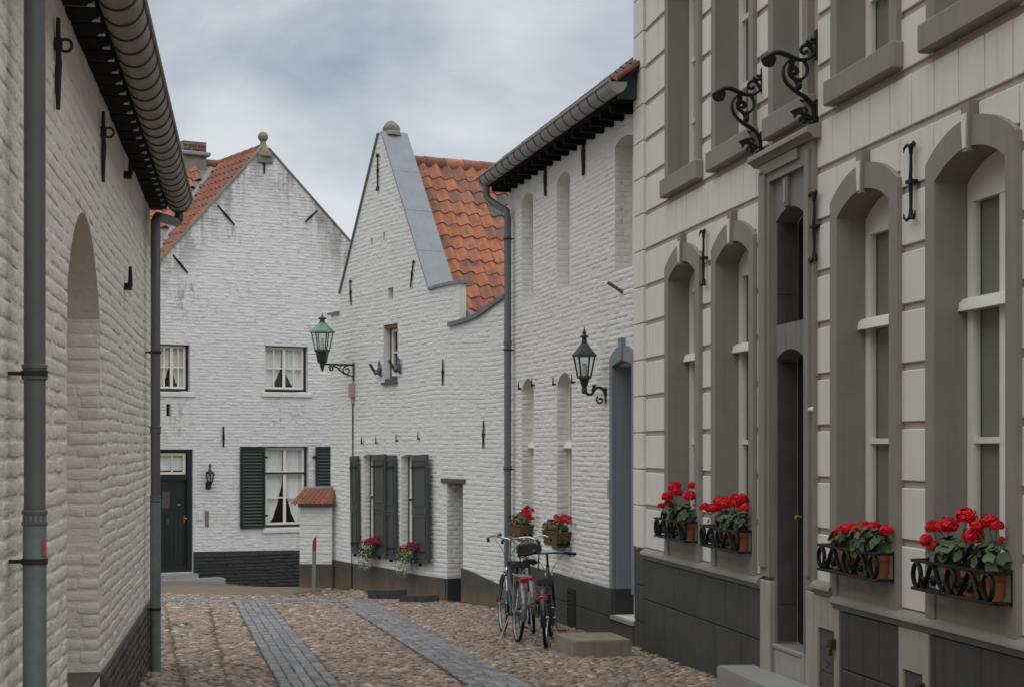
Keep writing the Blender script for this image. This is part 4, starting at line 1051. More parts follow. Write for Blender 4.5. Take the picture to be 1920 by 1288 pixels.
# shutters: panelled leaves on iron pintles
def leaf(hinge, w_, side, z0_, z1_, ang, lean=0.0):
    mb = MB(); x0, x1 = (0, w_) if side > 0 else (-w_, 0)
    mb.box(x0, x1, -.04, 0, 0, z1_ - z0_, .004)
    H = z1_ - z0_
    for a, b in ((.08, H * .44), (H * .52, H - .07)):
        mb.ring(rect(x0 + .055, x1 - .055, a, b), rect(x0 + .085, x1 - .085, a + .03, b - .03), -.052, -.039, True)
    mb.box(x0 + .01, x1 - .01, -.048, -.039, H * .455, H * .505)
    o_ = mb.build('shutter', M['shutter_grey'], Mh, 30)
    o_.matrix_basis = Matrix.Translation((hinge, -.03, z0_)) @ Matrix.Rotation(ang * side * -1, 4, 'Z') @ Matrix.Rotation(lean, 4, 'Y')
    for zz_ in (.18, H - .2): MB().box(x0 * .9 if side < 0 else .0, 0.0 if side < 0 else x1 * .9, -.058, -.0525, zz_ - .018, zz_ + .018).build('hinge_strap', M['iron'], o_)
    MB().box(x0 + w_ * .5 - .02, x0 + w_ * .5 + .02, -.06, -.01, -.05, -.005).build('shutter_stay', M['iron'], o_)
leaf(wA[0] - .05, .31, -1, FM.z(668, 1036), FM.z(668, 854), R(3), R(-1.6))
leaf(wA[1] - .02, .64, 1, E - 1.85, E - .13, R(5), R(-1.6))
leaf(wB[0] - .06, .37, -1, E - 1.86, E - .13, R(3), R(-1.6))
leaf(wB[1] - .02, .70, 1, E - 1.87, E - .13, R(5), R(-1.6))
for px, py in ((678, 826), (705, 826), (743, 822), (784, 818)):
    u = FM.u(px, -.03); z = FM.z(px, py + 4, -.03)
    MB().tube([(0, 0, 0), (0, -.04, 0)], .012).tube([(0, -.035, -.02), (0, -.035, .12)], [.014, .005]).build('shutter_pintle', M['iron'], Mh).location = (u, 0, z)
for px, y0_, y1_, kd, ln in ((707, 290, 350, 'loop', 0), (656, 529, 573, 'hook', R(-6)), (771, 492, 540, 'hook', R(14)), (829, 673, 722, 'bar', R(2)), (905, 788, 840, 'bar', R(2))):
    u = FM.u(px, -.03); anchor(Mh, u, FM.z(px, y1_, -.03), FM.z(px, y0_, -.03), kd, ln, r_=.017)
# lead capping, copings
def slope_cap(p0, p1, t0, t1, d0, d1, name, mat):
    a, b = Vector((p0[0], p0[1])), Vector((p1[0], p1[1])); n_ = Vector((-(b - a).y, (b - a).x)).normalized()
    if n_.y < 0: n_ = -n_
    return MB().prism([tuple(a + n_ * t0), tuple(b + n_ * t0), tuple(b + n_ * t1), tuple(a + n_ * t1)], d0, d1).build(name, mat, Mh)
pa, pb_ = Vector(q(716, 249)), Vector(q(806, 545))
for k in range(4):
    a = pa + (pb_ - pa) * (k / 4); b = pa + (pb_ - pa) * ((k + 1) / 4 + (.012 if k < 3 else 0))
    slope_cap(a, b, .002 + .003 * (3 - k), .028 + .003 * (3 - k), -.03, .46, 'lead_cap', M['lead'])
slope_cap(q(638, 552), q(711, 251), .0, .03, -.035, .44, 'lead_cap', M['lead_dark'])
sh_ = [q(806, 545), q(820, 540), q(840, 535), q(863, 531)]
MB().prism([(u, z - .0) for u, z in sh_] + [(u, z + .045) for u, z in reversed(sh_)], -.04, .17).build('coping', M['lead'], Mh)
cv = [q(844, 612), q(862, 608), q(880, 602), q(896, 595), q(912, 585), q(928, 572), q(947, 560)]
MB().prism([(u, z - .005) for u, z in cv] + [(u, z + .06) for u, z in reversed(cv)], -.05, .42).build('coping', M['lead_dark'], Mh)
MB().prism([(FM.u(617), FM.z(620, 591)), (FM.u(637), FM.z(636, 589)), (FM.u(637), FM.z(636, 584)), (FM.u(617), FM.z(620, 587))], -.04, .42).build('coping', M['lead_dark'], Mh)
MB().prism([q(858, 614, .13), q(858, 566, .13), q(868, 578, .13), q(880, 586, .13), q(891, 603, .13), q(890, 614, .13)], .13, .22).build('mortar_fillet', M['mortar'], Mh)
fin = MB().lathe((uA_ + .03, .2, E + 5.30), [(.20, 0), (.19, .05), (.15, .08), (.16, .13), (.12, .19), (.06, .24), (.02, .26)], 10, squash=1.0)
fin.v = [(x + rng.uniform(-.015, .015), y + rng.uniform(-.015, .015), z) for x, y, z in fin.v]; fin.build('finial_stone', M['stone_cap'], Mh, 60)
# roof behind the gable
pm = R(55.5); cs, sn = math.cos(pm), math.sin(pm); zr = E + 4.93; d0r, d1r = .13, 3.3
rm = MB().add([(uA_, .12, zr), (uA_, d1r, zr), (uA_ + 3.8 * cs, d1r, zr - 3.8 * sn), (uA_ + 3.8 * cs, .12, zr - 3.8 * sn)], [(0, 1, 2, 3)])
rm.add([(uA_, .42, zr), (uA_, d1r, zr), (uA_ - 3.8 * cs, d1r, zr - 3.8 * sn), (uA_ - 3.8 * cs, .42, zr - 3.8 * sn)], [(3, 2, 1, 0)])
roofm = rm.build('roof', M['mortar'], Mh)
def tiles(roof_o, origin, ax, ds, cols, rows_, pw, pe, test=None, me=None, jit=.006, slate=()):
    n_ = ax.cross(ds).normalized()
    for r_ in range(rows_):
        for c in range(cols):
            o_ = origin + ax * (c * pw) + ds * (r_ * pe)
            if test and not test(o_, r_, c): continue
            o_ = o_ + n_ * (.028 + rng.uniform(-.003, .004)); Mt = Matrix.Identity(4)
            for i in range(3): Mt[i][0], Mt[i][1], Mt[i][2], Mt[i][3] = ax[i], ds[i], n_[i], o_[i]
            Mt = Mt @ Matrix.Rotation(rng.uniform(-.018, .018), 4, 'Z') @ Matrix.Rotation(rng.uniform(-.012, .012), 4, 'X')
            inst('roof_tile', TILE_SLATE if (r_, c) in slate else (me or TILE[0]), roof_o, Mt)
ncol = 14
tiles(roofm, Vector((uA_ + .06 * cs, d0r + ncol * .235, zr - .06 * sn)), Vector((0, -1, 0)), Vector((cs, 0, -sn)), ncol, 14, .235, .262, slate=((3, 6), (2, 5)))
for k in range(8):
    MB().lathe((0, 0, 0), [(.125, 0), (.115, .38), (.10, .385)], 14, (0, 1, 0), 1.0).build('ridge_tile', M['tile_old'] if k % 3 else M['tile'], roofm, 50).location = (uA_, d0r - .02 + k * .36, zr - .04)

# ------------------------------------------------------------------ far gabled house
F = house(FF, 'gabled_house', 'weathered white gabled house at the street end with green black door and louvred shutters')
qf = FF.uz
uF = FF.u(497); zF = FF.z(497, 279)
out_f = [(FF.u(200), E - 2.9), (FF.u(200), FF.z(240, 560)), (FF.u(240), FF.z(240, 556)), qf(298, 492), qf(491, 279), qf(503, 279), qf(655, 452), (FF.u(690), FF.z(690, 492)), (FF.u(690), E - 3.0)]
fU1, fU2, fW, fD, fS = rect(FF.u(296), FF.u(356), FF.z(326, 734), FF.z(326, 646)), rect(FF.u(497), FF.u(577), FF.z(537, 735), FF.z(537, 649)), rect(FF.u(498), FF.u(578.5), FF.z(538, 989), FF.z(538, 837)), rect(FF.u(290), FF.u(362), FF.z(330, 1073), FF.z(330, 842)), rect(FF.u(312), FF.u(320), FF.z(316, 780), FF.z(316, 757))
hf = [fU1, fU2, fW, fD, fS]
def f_mat():
    """old whitewash with soot streaks under copings, sills and iron ties"""
    m = whitewash('old grey whitewash', (0.665, 0.665, 0.67), .45, (0.26, 0.26, 0.25), 22, .6)
    t = m.node_tree; b = t.nodes['Principled BSDF']; src = b.inputs['Base Color'].links[0].from_socket
    op = objpos(t, F); s_ = t.nodes.new('ShaderNodeSeparateXYZ'); t.links.new(op, s_.inputs[0])
    du = math_(t, 'ABSOLUTE', math_(t, 'SUBTRACT', s_.outputs[0], uF))
    # distance below the verge
    dv_ = math_(t, 'SUBTRACT', math_(t, 'SUBTRACT', zF, math_(t, 'MULTIPLY', du, 1.10)), s_.outputs[2])
    st = noise(t, pos(t, (7, 7, .9)), 1.0, 5, .65); bl = noise(t, pos(t), 2.4, 5, .7)
    near = smoothstep(t, dv_, 1.15, 0.0)
    k = math_(t, 'MULTIPLY', near, smoothstep(t, math_(t, 'ADD', math_(t, 'MULTIPLY', st, .6), math_(t, 'MULTIPLY', bl, .5)), .42, .66))
    c = mixc(t, math_(t, 'MULTIPLY', k, .72), src, (0.20, 0.19, 0.17))
    for uc, zc, hw, hh in ((FF.u(330), FF.z(330, 790), .45, .55), (FF.u(540), FF.z(540, 780), .55, .42), (FF.u(350), FF.z(350, 560), .5, .6), (FF.u(440), FF.z(440, 440), .25, .4)):
        a = math_(t, 'MULTIPLY', math_(t, 'ABSOLUTE', math_(t, 'SUBTRACT', s_.outputs[0], uc)), 1 / hw); e_ = math_(t, 'MULTIPLY', math_(t, 'ABSOLUTE', math_(t, 'SUBTRACT', s_.outputs[2], zc)), 1 / hh)
        k = math_(t, 'MULTIPLY', math_(t, 'MULTIPLY', smoothstep(t, a, 1.0, .2), smoothstep(t, e_, 1.0, .2)), smoothstep(t, noise(t, pos(t, (9, 9, 3)), 1.2, 6, .75), .47, .66))
        c = mixc(t, math_(t, 'MULTIPLY', k, .75), c, (0.17, 0.165, 0.15))
    t.links.new(c, b.inputs['Base Color']); return m
M['white_f'] = f_mat()
wlf = MB().sheet(out_f, hf, 0)
for h_, dh in zip(hf, (.14, .14, .16, .22, .12)): wlf.rim(h_, 0, dh)
wlf.rim(out_f, 0, .3); wlf = wlf.build('wall', M['white_f'], F)
MB().sheet(fS, [], .118).build('slot', M['dark'], F)
ua = FF.u(205)
lay(wlf, [[(max(u, ua), max(z, FF.z(460, 1033))) for u, z in out_f]] + [fU1, fU2, fW, [(u, max(z, FF.z(460, 1032))) for u, z in fD], fS], M['white_f'], root_matrix(FF), seed=8, depth=.0036, course=.064, blen=.21, wave=.02)
pf = MB().prism([(FF.u(362.5), E - 3.0), (FF.u(362.5), FF.z(365, 1034)), (FF.u(690), FF.z(640, 1031)), (FF.u(690), E - 3.0)], -.02, -.002).build('plinth', M['plinth_black'], F)
lay(pf, [rect(FF.u(363), FF.u(640), E - 2.85, FF.z(460, 1034))], M['plinth_black'], root_matrix(FF) , Matrix.Translation((0, -.02, 0)), seed=9, depth=.012, course=.07, n_parts=60)
def f_win(r_, tr=None, cur=tied_curtains, bars=True):
    u0_, u1_, z0_, z1_ = r_[0][0], r_[2][0], r_[0][1], r_[1][1]; c = (u0_ + u1_) / 2; w_ = u1_ - u0_
    o_ = window(F, u0_ + .02, u1_ - .055, z0_ + .06, z1_ - .02, .10, M['cream_wood'], stile=.045, bars_v=(u0_ + .02 + (w_ - .075) * .25, c - .018, u0_ + .02 + (w_ - .075) * .75) if not tr else (c - .018,),
                bars_h=(() if not tr else (z0_ + .62,)) if tr else ((z0_ + z1_) / 2 + .02,), transoms=(tr,) if tr else (), curtain=cur, casing=M['green_black'], casing_w=.045, bar=.028)
    MB().box(c - .018 - .032, c - .018 + .032, .092, .099, z0_ + .07, z1_ - .03).build('meeting_stile', M['cream_wood'], o_)
    MB().box(u0_ - .08, u1_ + .10, -.035, .1, z0_ - .10, z0_ - .01, .006).build('window_sill', M['white_f'], F, 30)
f_win(fU1); f_win(fU2); f_win(fW, tr=FF.z(538, 886))
# louvred shutters
def louvre(ua_, ub_, z0_, z1_, part_of):
    mb = MB().ring(rect(ua_, ub_, z0_, z1_), rect(ua_ + .055, ub_ - .05, z0_ + .06, z1_ - .05), -.05, -.012, True)
    mb.box(ua_ + .03, ub_ - .03, -.018, -.012, z0_ + .03, z1_ - .03)
    o_ = mb.build('shutter', M['green_black'], F, 30); n_ = 24; me = None
    for k in range(n_):
        z = z0_ + .075 + (z1_ - z0_ - .145) * k / (n_ - 1)
        if me is None:
            me = MB().add([(ua_ + .057, -.048, -.018), (ub_ - .052, -.048, -.018), (ub_ - .052, -.020, .020), (ua_ + .057, -.020, .020), (ua_ + .057, -.044, -.022), (ub_ - .052, -.044, -.022), (ub_ - .052, -.019, .014), (ua_ + .057, -.019, .014)],
                          [(0, 1, 2, 3), (4, 7, 6, 5), (0, 4, 5, 1), (2, 6, 7, 3), (0, 3, 7, 4), (1, 5, 6, 2)]).mesh('slat', M['green_black'])
        inst('slat', me, o_, Matrix.Translation((0, 0, z)))
    for zz_ in (z0_ + .25, z1_ - .22): MB().box(ub_ if part_of < 0 else ua_ - .06, ub_ + .06 if part_of < 0 else ua_, -.03, 0, zz_ - .02, zz_ + .02).build('hinge', M['iron'], o_)
louvre(FF.u(449.5), FF.u(496), FF.z(473, 990), FF.z(473, 837), -1)
louvre(FF.u(591), FF.u(632), FF.z(610, 989), FF.z(610, 837), 1)
# door with transom light
u0_, u1_, z0_, z1_ = fD[0][0], fD[2][0], fD[0][1], fD[1][1]
MB().ring(rect(u0_ + .001, u1_ - .001, z0_, z1_ - .001), rect(u0_ + .09, u1_ - .10, z0_ + .04, z1_ - .06), .06, .2, True).build('door_frame', M['green_black'], F)
zt = FF.z(330, 890)
window(F, u0_ + .09, u1_ - .12, zt + .01, z1_ - .07, .10, M['cream_wood'], stile=.05, bars_v=((u0_ + u1_) / 2,), curtain=net_curtain)
dmb = MB().box(u0_ + .09, u1_ - .10, .13, .18, z0_ + .03, zt - .10)
dmb.box(u0_ + .085, u1_ - .095, .07, .16, zt - .10, zt - .002); dmb.box(u0_ + .09, u1_ - .10, .09, .129, z0_ + .03, z0_ + .13)
for k in range(6): x_ = u0_ + .16 + k * .095; dmb.box(x_, x_ + .085, .122, .13, z0_ + .15, zt - .66)
fd = dmb.build('door', M['green_black'], F, 30)
xg0, xg1, zg0, zg1 = FF.u(308), FF.u(323), FF.z(316, 957), FF.z(316, 921)
MB().ring(rect(xg0 - .02, xg1 + .02, zg0 - .02, zg1 + .02), rect(xg0, xg1, zg0, zg1), .118, .13, True).build('grille_frame', M['green_black'], fd)
MB().box(xg0, xg1, .124, .129, zg0, zg1).build('door_glass', M['hatch'], fd)
MB().tube([(0, .13, 0), (0, .08, 0), (.05, .075, .0)], .012, 8).tube([(0, .125, -.09), (0, .125, .06)], .014, 8).build('door_handle', M['brass'], fd, 40).location = (FF.u(350), 0, FF.z(350, 972))
MB().box(-.03, .03, .115, .13, -.07, .05).tube([(-.02, .11, .04), (-.02, .10, -.05), (.02, .10, -.05), (.02, .11, .04)], .008).build('door_knocker', M['hatch'], fd).location = (FF.u(318), 0, FF.z(318, 977))
MB().box(-.04, .04, .122, .13, -.012, .012).build('letter_slot', M['alloy'], fd).location = (FF.u(340), 0, FF.z(340, 946))
# bell, plate, ties
MB().box(-.065, .065, -.03, 0, -.09, .09, .008).box(-.03, .03, -.036, -.03, -.05, .03).build('door_bell', M['white_plastic'], F).location = (FF.u(374), 0, FF.z(374, 967))
MB().box(-.04, .04, -.02, 0, -.16, .16, .004).box(-.022, .022, -.024, -.02, -.13, .13).build('mail_slot', M['stone_cap'], F).location = (FF.u(387.5), 0, FF.z(387.5, 972))
MB().box(-.04, .04, -.02, .0, -.03, .03).build('house_number_plate', M['white_plastic'], F).location = (FF.u(366), 0, FF.z(366, 944))
for px, py, L__, a in ((495.5, 308, 36, 0), (424, 404, 48, -44), (583.5, 406, 34, 47), (338, 495, 44, -42), (419, 818, 38, 0)):
    u = FF.u(px, -.02); z = FF.z(px, py, -.02); h_ = L__ / 2 / FPX * FF.Y(u)
    anchor(F, u, z - h_, z + h_, 'bar', R(a), r_=.020)
# verges, finial
def vcap(p0, p1, mat, name, up=.04, d1=.32):
    a, b = Vector(p0), Vector(p1); n_ = Vector((-(b - a).y, (b - a).x)).normalized(); n_ = -n_ if n_.y < 0 else n_
    return MB().prism([tuple(a - n_ * .004), tuple(b - n_ * .004), tuple(b + n_ * up), tuple(a + n_ * up)], -.03, d1).build(name, mat, F)
vcap(qf(503, 279), (FF.u(690), FF.z(690, 492)), M['lead_dark'], 'verge', .025)
vcap(qf(240, 556), qf(492, 279), M['mortar'], 'verge', .04, .12)
prof = [(.20, -.16), (.19, -.08), (.13, 0), (.075, .08), (.055, .14), (.06, .165)] + [(.105 * math.sin(a) + .0, .25 - .105 * math.cos(a)) for a in [math.pi * (.22 + .78 * i / 8) for i in range(9)]]
MB().lathe((uF, .10, zF), [(max(r_, .01), h_) for r_, h_ in prof], 14).build('finial', M['stone_cap'], F, 60)
MB().box(uF - .16, uF + .16, -.04, .2, zF - .30, zF - .10, .01).build('finial_block', M['stone_cap'], F)
# roofs: gable wing and main wing with valley
pf_ = R(47.6); cs, sn = math.cos(pf_), math.sin(pf_); zR = zF + .04; sM = 2.45
GW = 5.0
rfm = MB().add([(uF, .0, zR), (uF, sM, zR), (uF - 3.2, sM - 3.2, zR - 3.2 * math.tan(pf_)), (uF - 3.2, 0, zR - 3.2 * math.tan(pf_))], [(0, 1, 2, 3)])
rfm.add([(uF, 0, zR), (uF, sM, zR), (uF + 3.4, sM, zR - 3.4 * math.tan(pf_)), (uF + 3.4, .3, zR - 3.4 * math.tan(pf_))], [(3, 2, 1, 0)])
rfm.add([(uF, sM, zR), (uF - 7, sM, zR), (uF - 7, sM - 4.5, zR - 4.5 * math.tan(pf_)), (uF - 3.8, sM - 4.5, zR - 4.5 * math.tan(pf_)), (uF - 3.8, sM - 3.8, zR - 3.8 * math.tan(pf_))], [(0, 1, 2, 3, 4)])
roof_f = rfm.build('roof', M['mortar'], F)
# left slope of the gable: rows down, columns from verge to valley
tiles(roof_f, Vector((uF - .05 * cs, .02, zR - .05 * sn)), Vector((0, 1, 0)), Vector((-cs, 0, -sn)), 11, 14, .215, .27,
      test=lambda o_, r_, c: o_.y < sM - (uF - o_.x) - .16 - .12, me=TILE_OLD)
tiles(roof_f, Vector((uF - .1, sM - .05 * cs, zR - .05 * sn)), Vector((-1, 0, 0)), Vector((0, -cs, -sn)), 22, 14, .235, .27,
      test=lambda o_, r_, c: o_.x < uF - (sM - o_.y) - .32)
for k in range(7): MB().lathe((0, 0, 0), [(.12, 0), (.11, .38), (.09, .385)], 12, (0, 1, 0)).build('ridge_tile', M['tile_old'], roof_f, 50).location = (uF, .2 + k * .36, zR - .05)
for k in range(14): MB().lathe((0, 0, 0), [(.12, 0), (.11, .38), (.09, .385)], 12, (-1, 0, 0)).build('ridge_tile', M['tile_old'], roof_f, 50).location = (uF - .0 - k * .36, sM, zR - .05)
vd = Vector((-1, -1, -math.tan(pf_))); mbv = MB()
for k in range(8):
    t0, t1 = .14 + k * .42, .14 + (k + 1) * .42 + .03
    pts = []
    for t_ in (t0, t1):
        c = Vector((uF, sM, zR)) + vd * t_
        for dx, dy in ((-.13, 0), (0, 0), (0, -.13)):
            pts.append(c + Vector((dx, dy, (.045 if (dx or dy) else .03) - 0.0 + (0 if dx == 0 and dy == 0 else 0) )))
    MB().add(pts, [(0, 1, 4, 3), (1, 2, 5, 4)]).build('valley_lead', M['lead'], roof_f, fix=False)
# chimney
cu, cz0 = FF.u(358, sM + .02), zR - .1
p = FF.P(cu, sM, 0)
ch = MB().box(cu - .26, cu + .26, sM - .20, sM + .24, cz0 - .3, zR + .36).build('chimney', M['mortar'], F)
for Mx_, w_ in ((Matrix.Translation((cu - .26, sM - .20, 0)), .52),
                (Matrix(((0, -1, 0, cu + .26), (1, 0, 0, sM - .20), (0, 0, 1, 0), (0, 0, 0, 1))), .44)):
    lay(ch, [rect(0, w_, zR + .17, zR + .36)], tile_mat('dark chimney brick', [(0, (.10, .035, .03)), (.6, (.075, .03, .03)), (1, (.14, .05, .04))], .3) if w_ == .52 else bpy.data.materials['dark chimney brick'], root_matrix(FF), Mx_, course=.082, blen=.2, gap=.016, wave=0, n_parts=40, seed=12)
MB().box(cu - .34, cu + .34, sM - .28, sM + .32, zR + .08, zR + .17, .02).build('chimney_flashing', M['lead'], ch)
MB().box(cu - .27, cu + .27, sM - .21, sM + .25, zR + .362, zR + .385, .01).build('chimney_cap', M['mortar'], ch)

# ------------------------------------------------------------------ near brick house on the gutter side
Lh = house(FL, 'brick_house', 'near white brick house with arched niche, dark eaves blocks and big zinc gutter')
ua, ub = FL.uY(4.6), FL.uY(17.05)
na, nb = FL.uY(9.34), FL.uY(11.38)
niche = arched(na, nb, E - 1.50, E + .85, .56, 18)
wll = MB().sheet(rect(ua, ub, E - 2.9, E + 2.46), [niche], 0).rim(niche, 0, .55).rim([(ub, E - 2.9), (ub, E + 2.46)], 0, 5, False).build('wall', M['white_l'], Lh)
ucr = FL.uY(7.40)
lay(wll, [rect(ua, ub - .01, E - 1.51, E + 2.44), niche, rect(ucr - .012, ucr + .012, E - 1.6, E + 2.5)], M['white_l'], root_matrix(FL), seed=20, depth=.0046, wave=.018, course=.081, blen=.22)
jl = Matrix(((0, 1, 0, nb), (-1, 0, 0, .55), (0, 0, 1, 0), (0, 0, 0, 1)))
lay(wll, [rect(0, .55, E - 1.44, E + .83)], M['white_l'], root_matrix(FL), jl, n_parts=50, seed=21, wave=.004, depth=.006, course=.081)
MB().sheet(arched(na - .02, nb + .02, E - 1.55, E + .86, .57, 18), [], .549).build('niche_back', M['white_l'], Lh)
MB().box(na, nb, -.002, .548, E - 1.52, E - 1.498).build('niche_floor', M['plinth_brown'], Lh)
MB().box(ua, FL.uY(-2.0), .0, .3, E - 2.9, E + 2.46).build('side_wall', M['white_l'], Lh)
# plinth
pl = MB().box(FL.uY(-2.0), na, -.025, -.002, E - 2.9, E - 1.515).box(nb, ub, -.025, -.002, E - 2.9, E - 1.515).build('plinth', M['plinth_brown'], Lh)
lay(pl, [rect(nb + .005, ub - .01, E - 2.42, E - 1.515)], M['plinth_brown'], root_matrix(FL), Matrix.Translation((0, -.025, 0)), seed=22, depth=.014, n_parts=120)
MB().box(na, nb, .3, .32, E - 2.9, E - 1.52).build('cellar_recess', M['dark'], Lh)
# rounded black eaves blocks
cp = [(.0, 2.36), (-.12, 2.36), (-.135, 2.375), (-.155, 2.38), (-.175, 2.40), (-.185, 2.44), (-.185, 2.50), (-.17, 2.54), (0, 2.54)]
cm = None; uu = FL.uY(8.2)
while uu < ub - .2:
    if cm is None:
        n = len(cp); wd = .285
        cm = MB().add([(0, d, z + E) for d, z in cp] + [(wd, d, z + E) for d, z in cp], [(i, (i + 1) % n, n + (i + 1) % n, n + i) for i in range(n)] + [tuple(range(n))[::-1], tuple(range(n, 2 * n))]).mesh('eaves_block', M['tar'], 40)
    MB().box(uu + .2865, uu + .3315, -.165, -.002, E + 2.372, E + 2.54).build('eaves_joint', M['white_l'], Lh)
    inst('eaves_block', cm, Lh, Matrix.Translation((uu, 0, rng.uniform(-.004, .004)))); uu += .333
MB().box(FL.uY(6), ub, -.16, 0, E + 2.542, E + 2.57).build('eaves_board', M['tar'], Lh)
MB().box(FL.uY(6), ub, -.10, 0, E + 2.425, E + 2.541).build('eaves_backing', M['white_l'], Lh)
gutter(Lh, FL.uY(6.5), ub + .05, -.285, E + 2.475, .122, M['zinc_brown'], [ub - .12 - k * .345 for k in range(28)])
MB().add([(FL.uY(-2.0), -.3, E + 2.6), (ub + .1, -.3, E + 2.6), (ub + .1, 4.0, E + 5.2), (FL.uY(-2.0), 4.0, E + 5.2)], [(0, 1, 2, 3)]).build('roof', M['tile_old'], Lh)
# pipes
du = FL.u(65, -.11)
zsp = FL.z(65, 970, -.11)
np_ = downpipe(Lh, [(du, -.11, E + 2.5), (du, -.11, E - .5), (du, -.11, E - 2.3)], .044, M['pipe'], (FL.z(65, 697, -.11), zsp, E + 2.02), M['pipe_low'], zsp, brackets=(FL.z(65, 1052, -.11), FL.z(65, 700, -.11) + .0))
o_ = MB(); st_ = [(du + .0506 * math.cos(a) - .0, -.11 - .0506 * math.sin(a)) for a in [R(200 + 8 * i) for i in range(4)]]
o_.add([(x_, y_, FL.z(80, 1034, -.11)) for x_, y_ in [(du - .0505 * math.cos(R(46 + 9 * i)), -.11 - .0505 * math.sin(R(46 + 9 * i))) for i in range(4)]] + [(x_, y_, FL.z(80, 1007, -.11)) for x_, y_ in [(du - .0505 * math.cos(R(46 + 9 * i)), -.11 - .0505 * math.sin(R(46 + 9 * i))) for i in range(4)]],
       [(i, i + 1, i + 5, i + 4) for i in range(3)])
o_.build('sticker', M['orange'], np_, fix=False)
pu = FL.u(291.5, -.10)
downpipe(Lh, [(ub - .02, -.285, E + 2.36), (ub - .02, -.285, E + 2.27), (ub - .03, -.26, E + 2.245), (pu + .03, -.12, E + 2.19), (pu, -.10, E + 2.15), (pu, -.10, E + .5), (pu, -.10, E - 2.2)], .046, M['pipe'],
         (FL.z(291, 805, -.1), FL.z(291, 935, -.1)), M['pipe_low'], FL.z(291, 935, -.1), brackets=(FL.z(291, 660, -.1), FL.z(291, 1142, -.1)))
for px, y0_, y1_ in ((112, 35, 206), (196, 210, 342)):
    u = FL.u(px, -.03); anchor(Lh, u, FL.z(px, y1_, -.03), FL.z(px, y0_, -.03), 'ring', mat=M['rust_iron'], r_=.02)
for px, py in ((242, 329), (242, 538)):
    u = FL.u(px, -.04); z = FL.z(px, py, -.04)
    MB().box(-.05, .05, -.06, .0, -.025, .025).tube([(0, -.05, 0), (0, -.05, .16)], [.02, .012]).build('shutter_pintle', M['iron'], Lh).location = (u, 0, z)

# ------------------------------------------------------------------ tile capped garden wall
FG = Fr(gpt(562, 1101)[0], gpt(562, 1101)[1], 1.0, -0.10)
gw = house(FG, 'garden_wall', 'low white wall with sloping clay tile cap joining the middle house', 'wall')
ga, gb = 0.0, FG.u(622)
wg = MB().prism([(ga, E - 2.9), (ga, FG.z(562, 948)), (FG.u(580), FG.z(562, 944)), (gb, FG.z(562, 946)), (gb, E - 2.9)], 0, .35).build('wall', M['white_m'], gw)
lay(wg, [rect(ga, gb, FG.z(580, 1055), FG.z(580, 950))], M['white_m'], root_matrix(FG), seed=31, depth=.005, n_parts=60)
MB().box(ga - .005, gb, -.03, -.002, E - 2.9, FG.z(580, 1057)).build('plinth', M['plinth_splash'], gw)
za_, zb_ = FG.z(562, 944), FG.z(562, 917)
MB().prism([(ga - .02, za_ - .06), (gb, za_ - .06), (gb, za_), (ga - .02, za_)], -.06, .35).build('cap_bed', M['mortar'], gw)
capm = MB().add([(ga - .1, -.10, za_), (gb, -.10, za_), (gb, .18, zb_), (ga + .2, .18, zb_)], [(0, 1, 2, 3)]).build('tile_cap', M['mortar'], gw)
me = MB(); n_ = 7
pr = [(.052 * math.cos(math.pi * i / n_), .045 * math.sin(math.pi * i / n_)) for i in range(n_ + 1)]
me.add([(x_, 0, z_) for x_, z_ in pr] + [(x_, 1, z_ * .85) for x_, z_ in pr] + [(x_ * .75, 0, z_ * .7) for x_, z_ in pr], [(i, i + 1, n_ + 2 + i, n_ + 1 + i) for i in range(n_)] + [(i, 2 * n_ + 2 + i, 2 * n_ + 3 + i, i + 1) for i in range(n_)])
me = me.mesh('cap_tile', M['tile_old'], 60)
k = 0
for xx in [ga - .09 + .084 * i for i in range(9)]:
    a = Vector((xx, -.14, za_ - .02)); b = Vector((min(xx + .16, gb), .18, zb_)); dv_ = b - a
    X = Vector((1, -.35, 0)).normalized(); X = (X - dv_.normalized() * X.dot(dv_.normalized())).normalized(); Z = X.cross(dv_.normalized())
    Mt = Matrix.Identity(4)
    for i in range(3): Mt[i][0], Mt[i][1], Mt[i][2], Mt[i][3] = X[i], dv_[i], Z[i], a[i]
    inst('cap_tile', me, capm, Mt)
MB().tube([(ga + .05, .19, zb_ + .0), (gb, .19, zb_ + .01)], .05, 8).build('cap_ridge', M['mortar'], gw, 50)
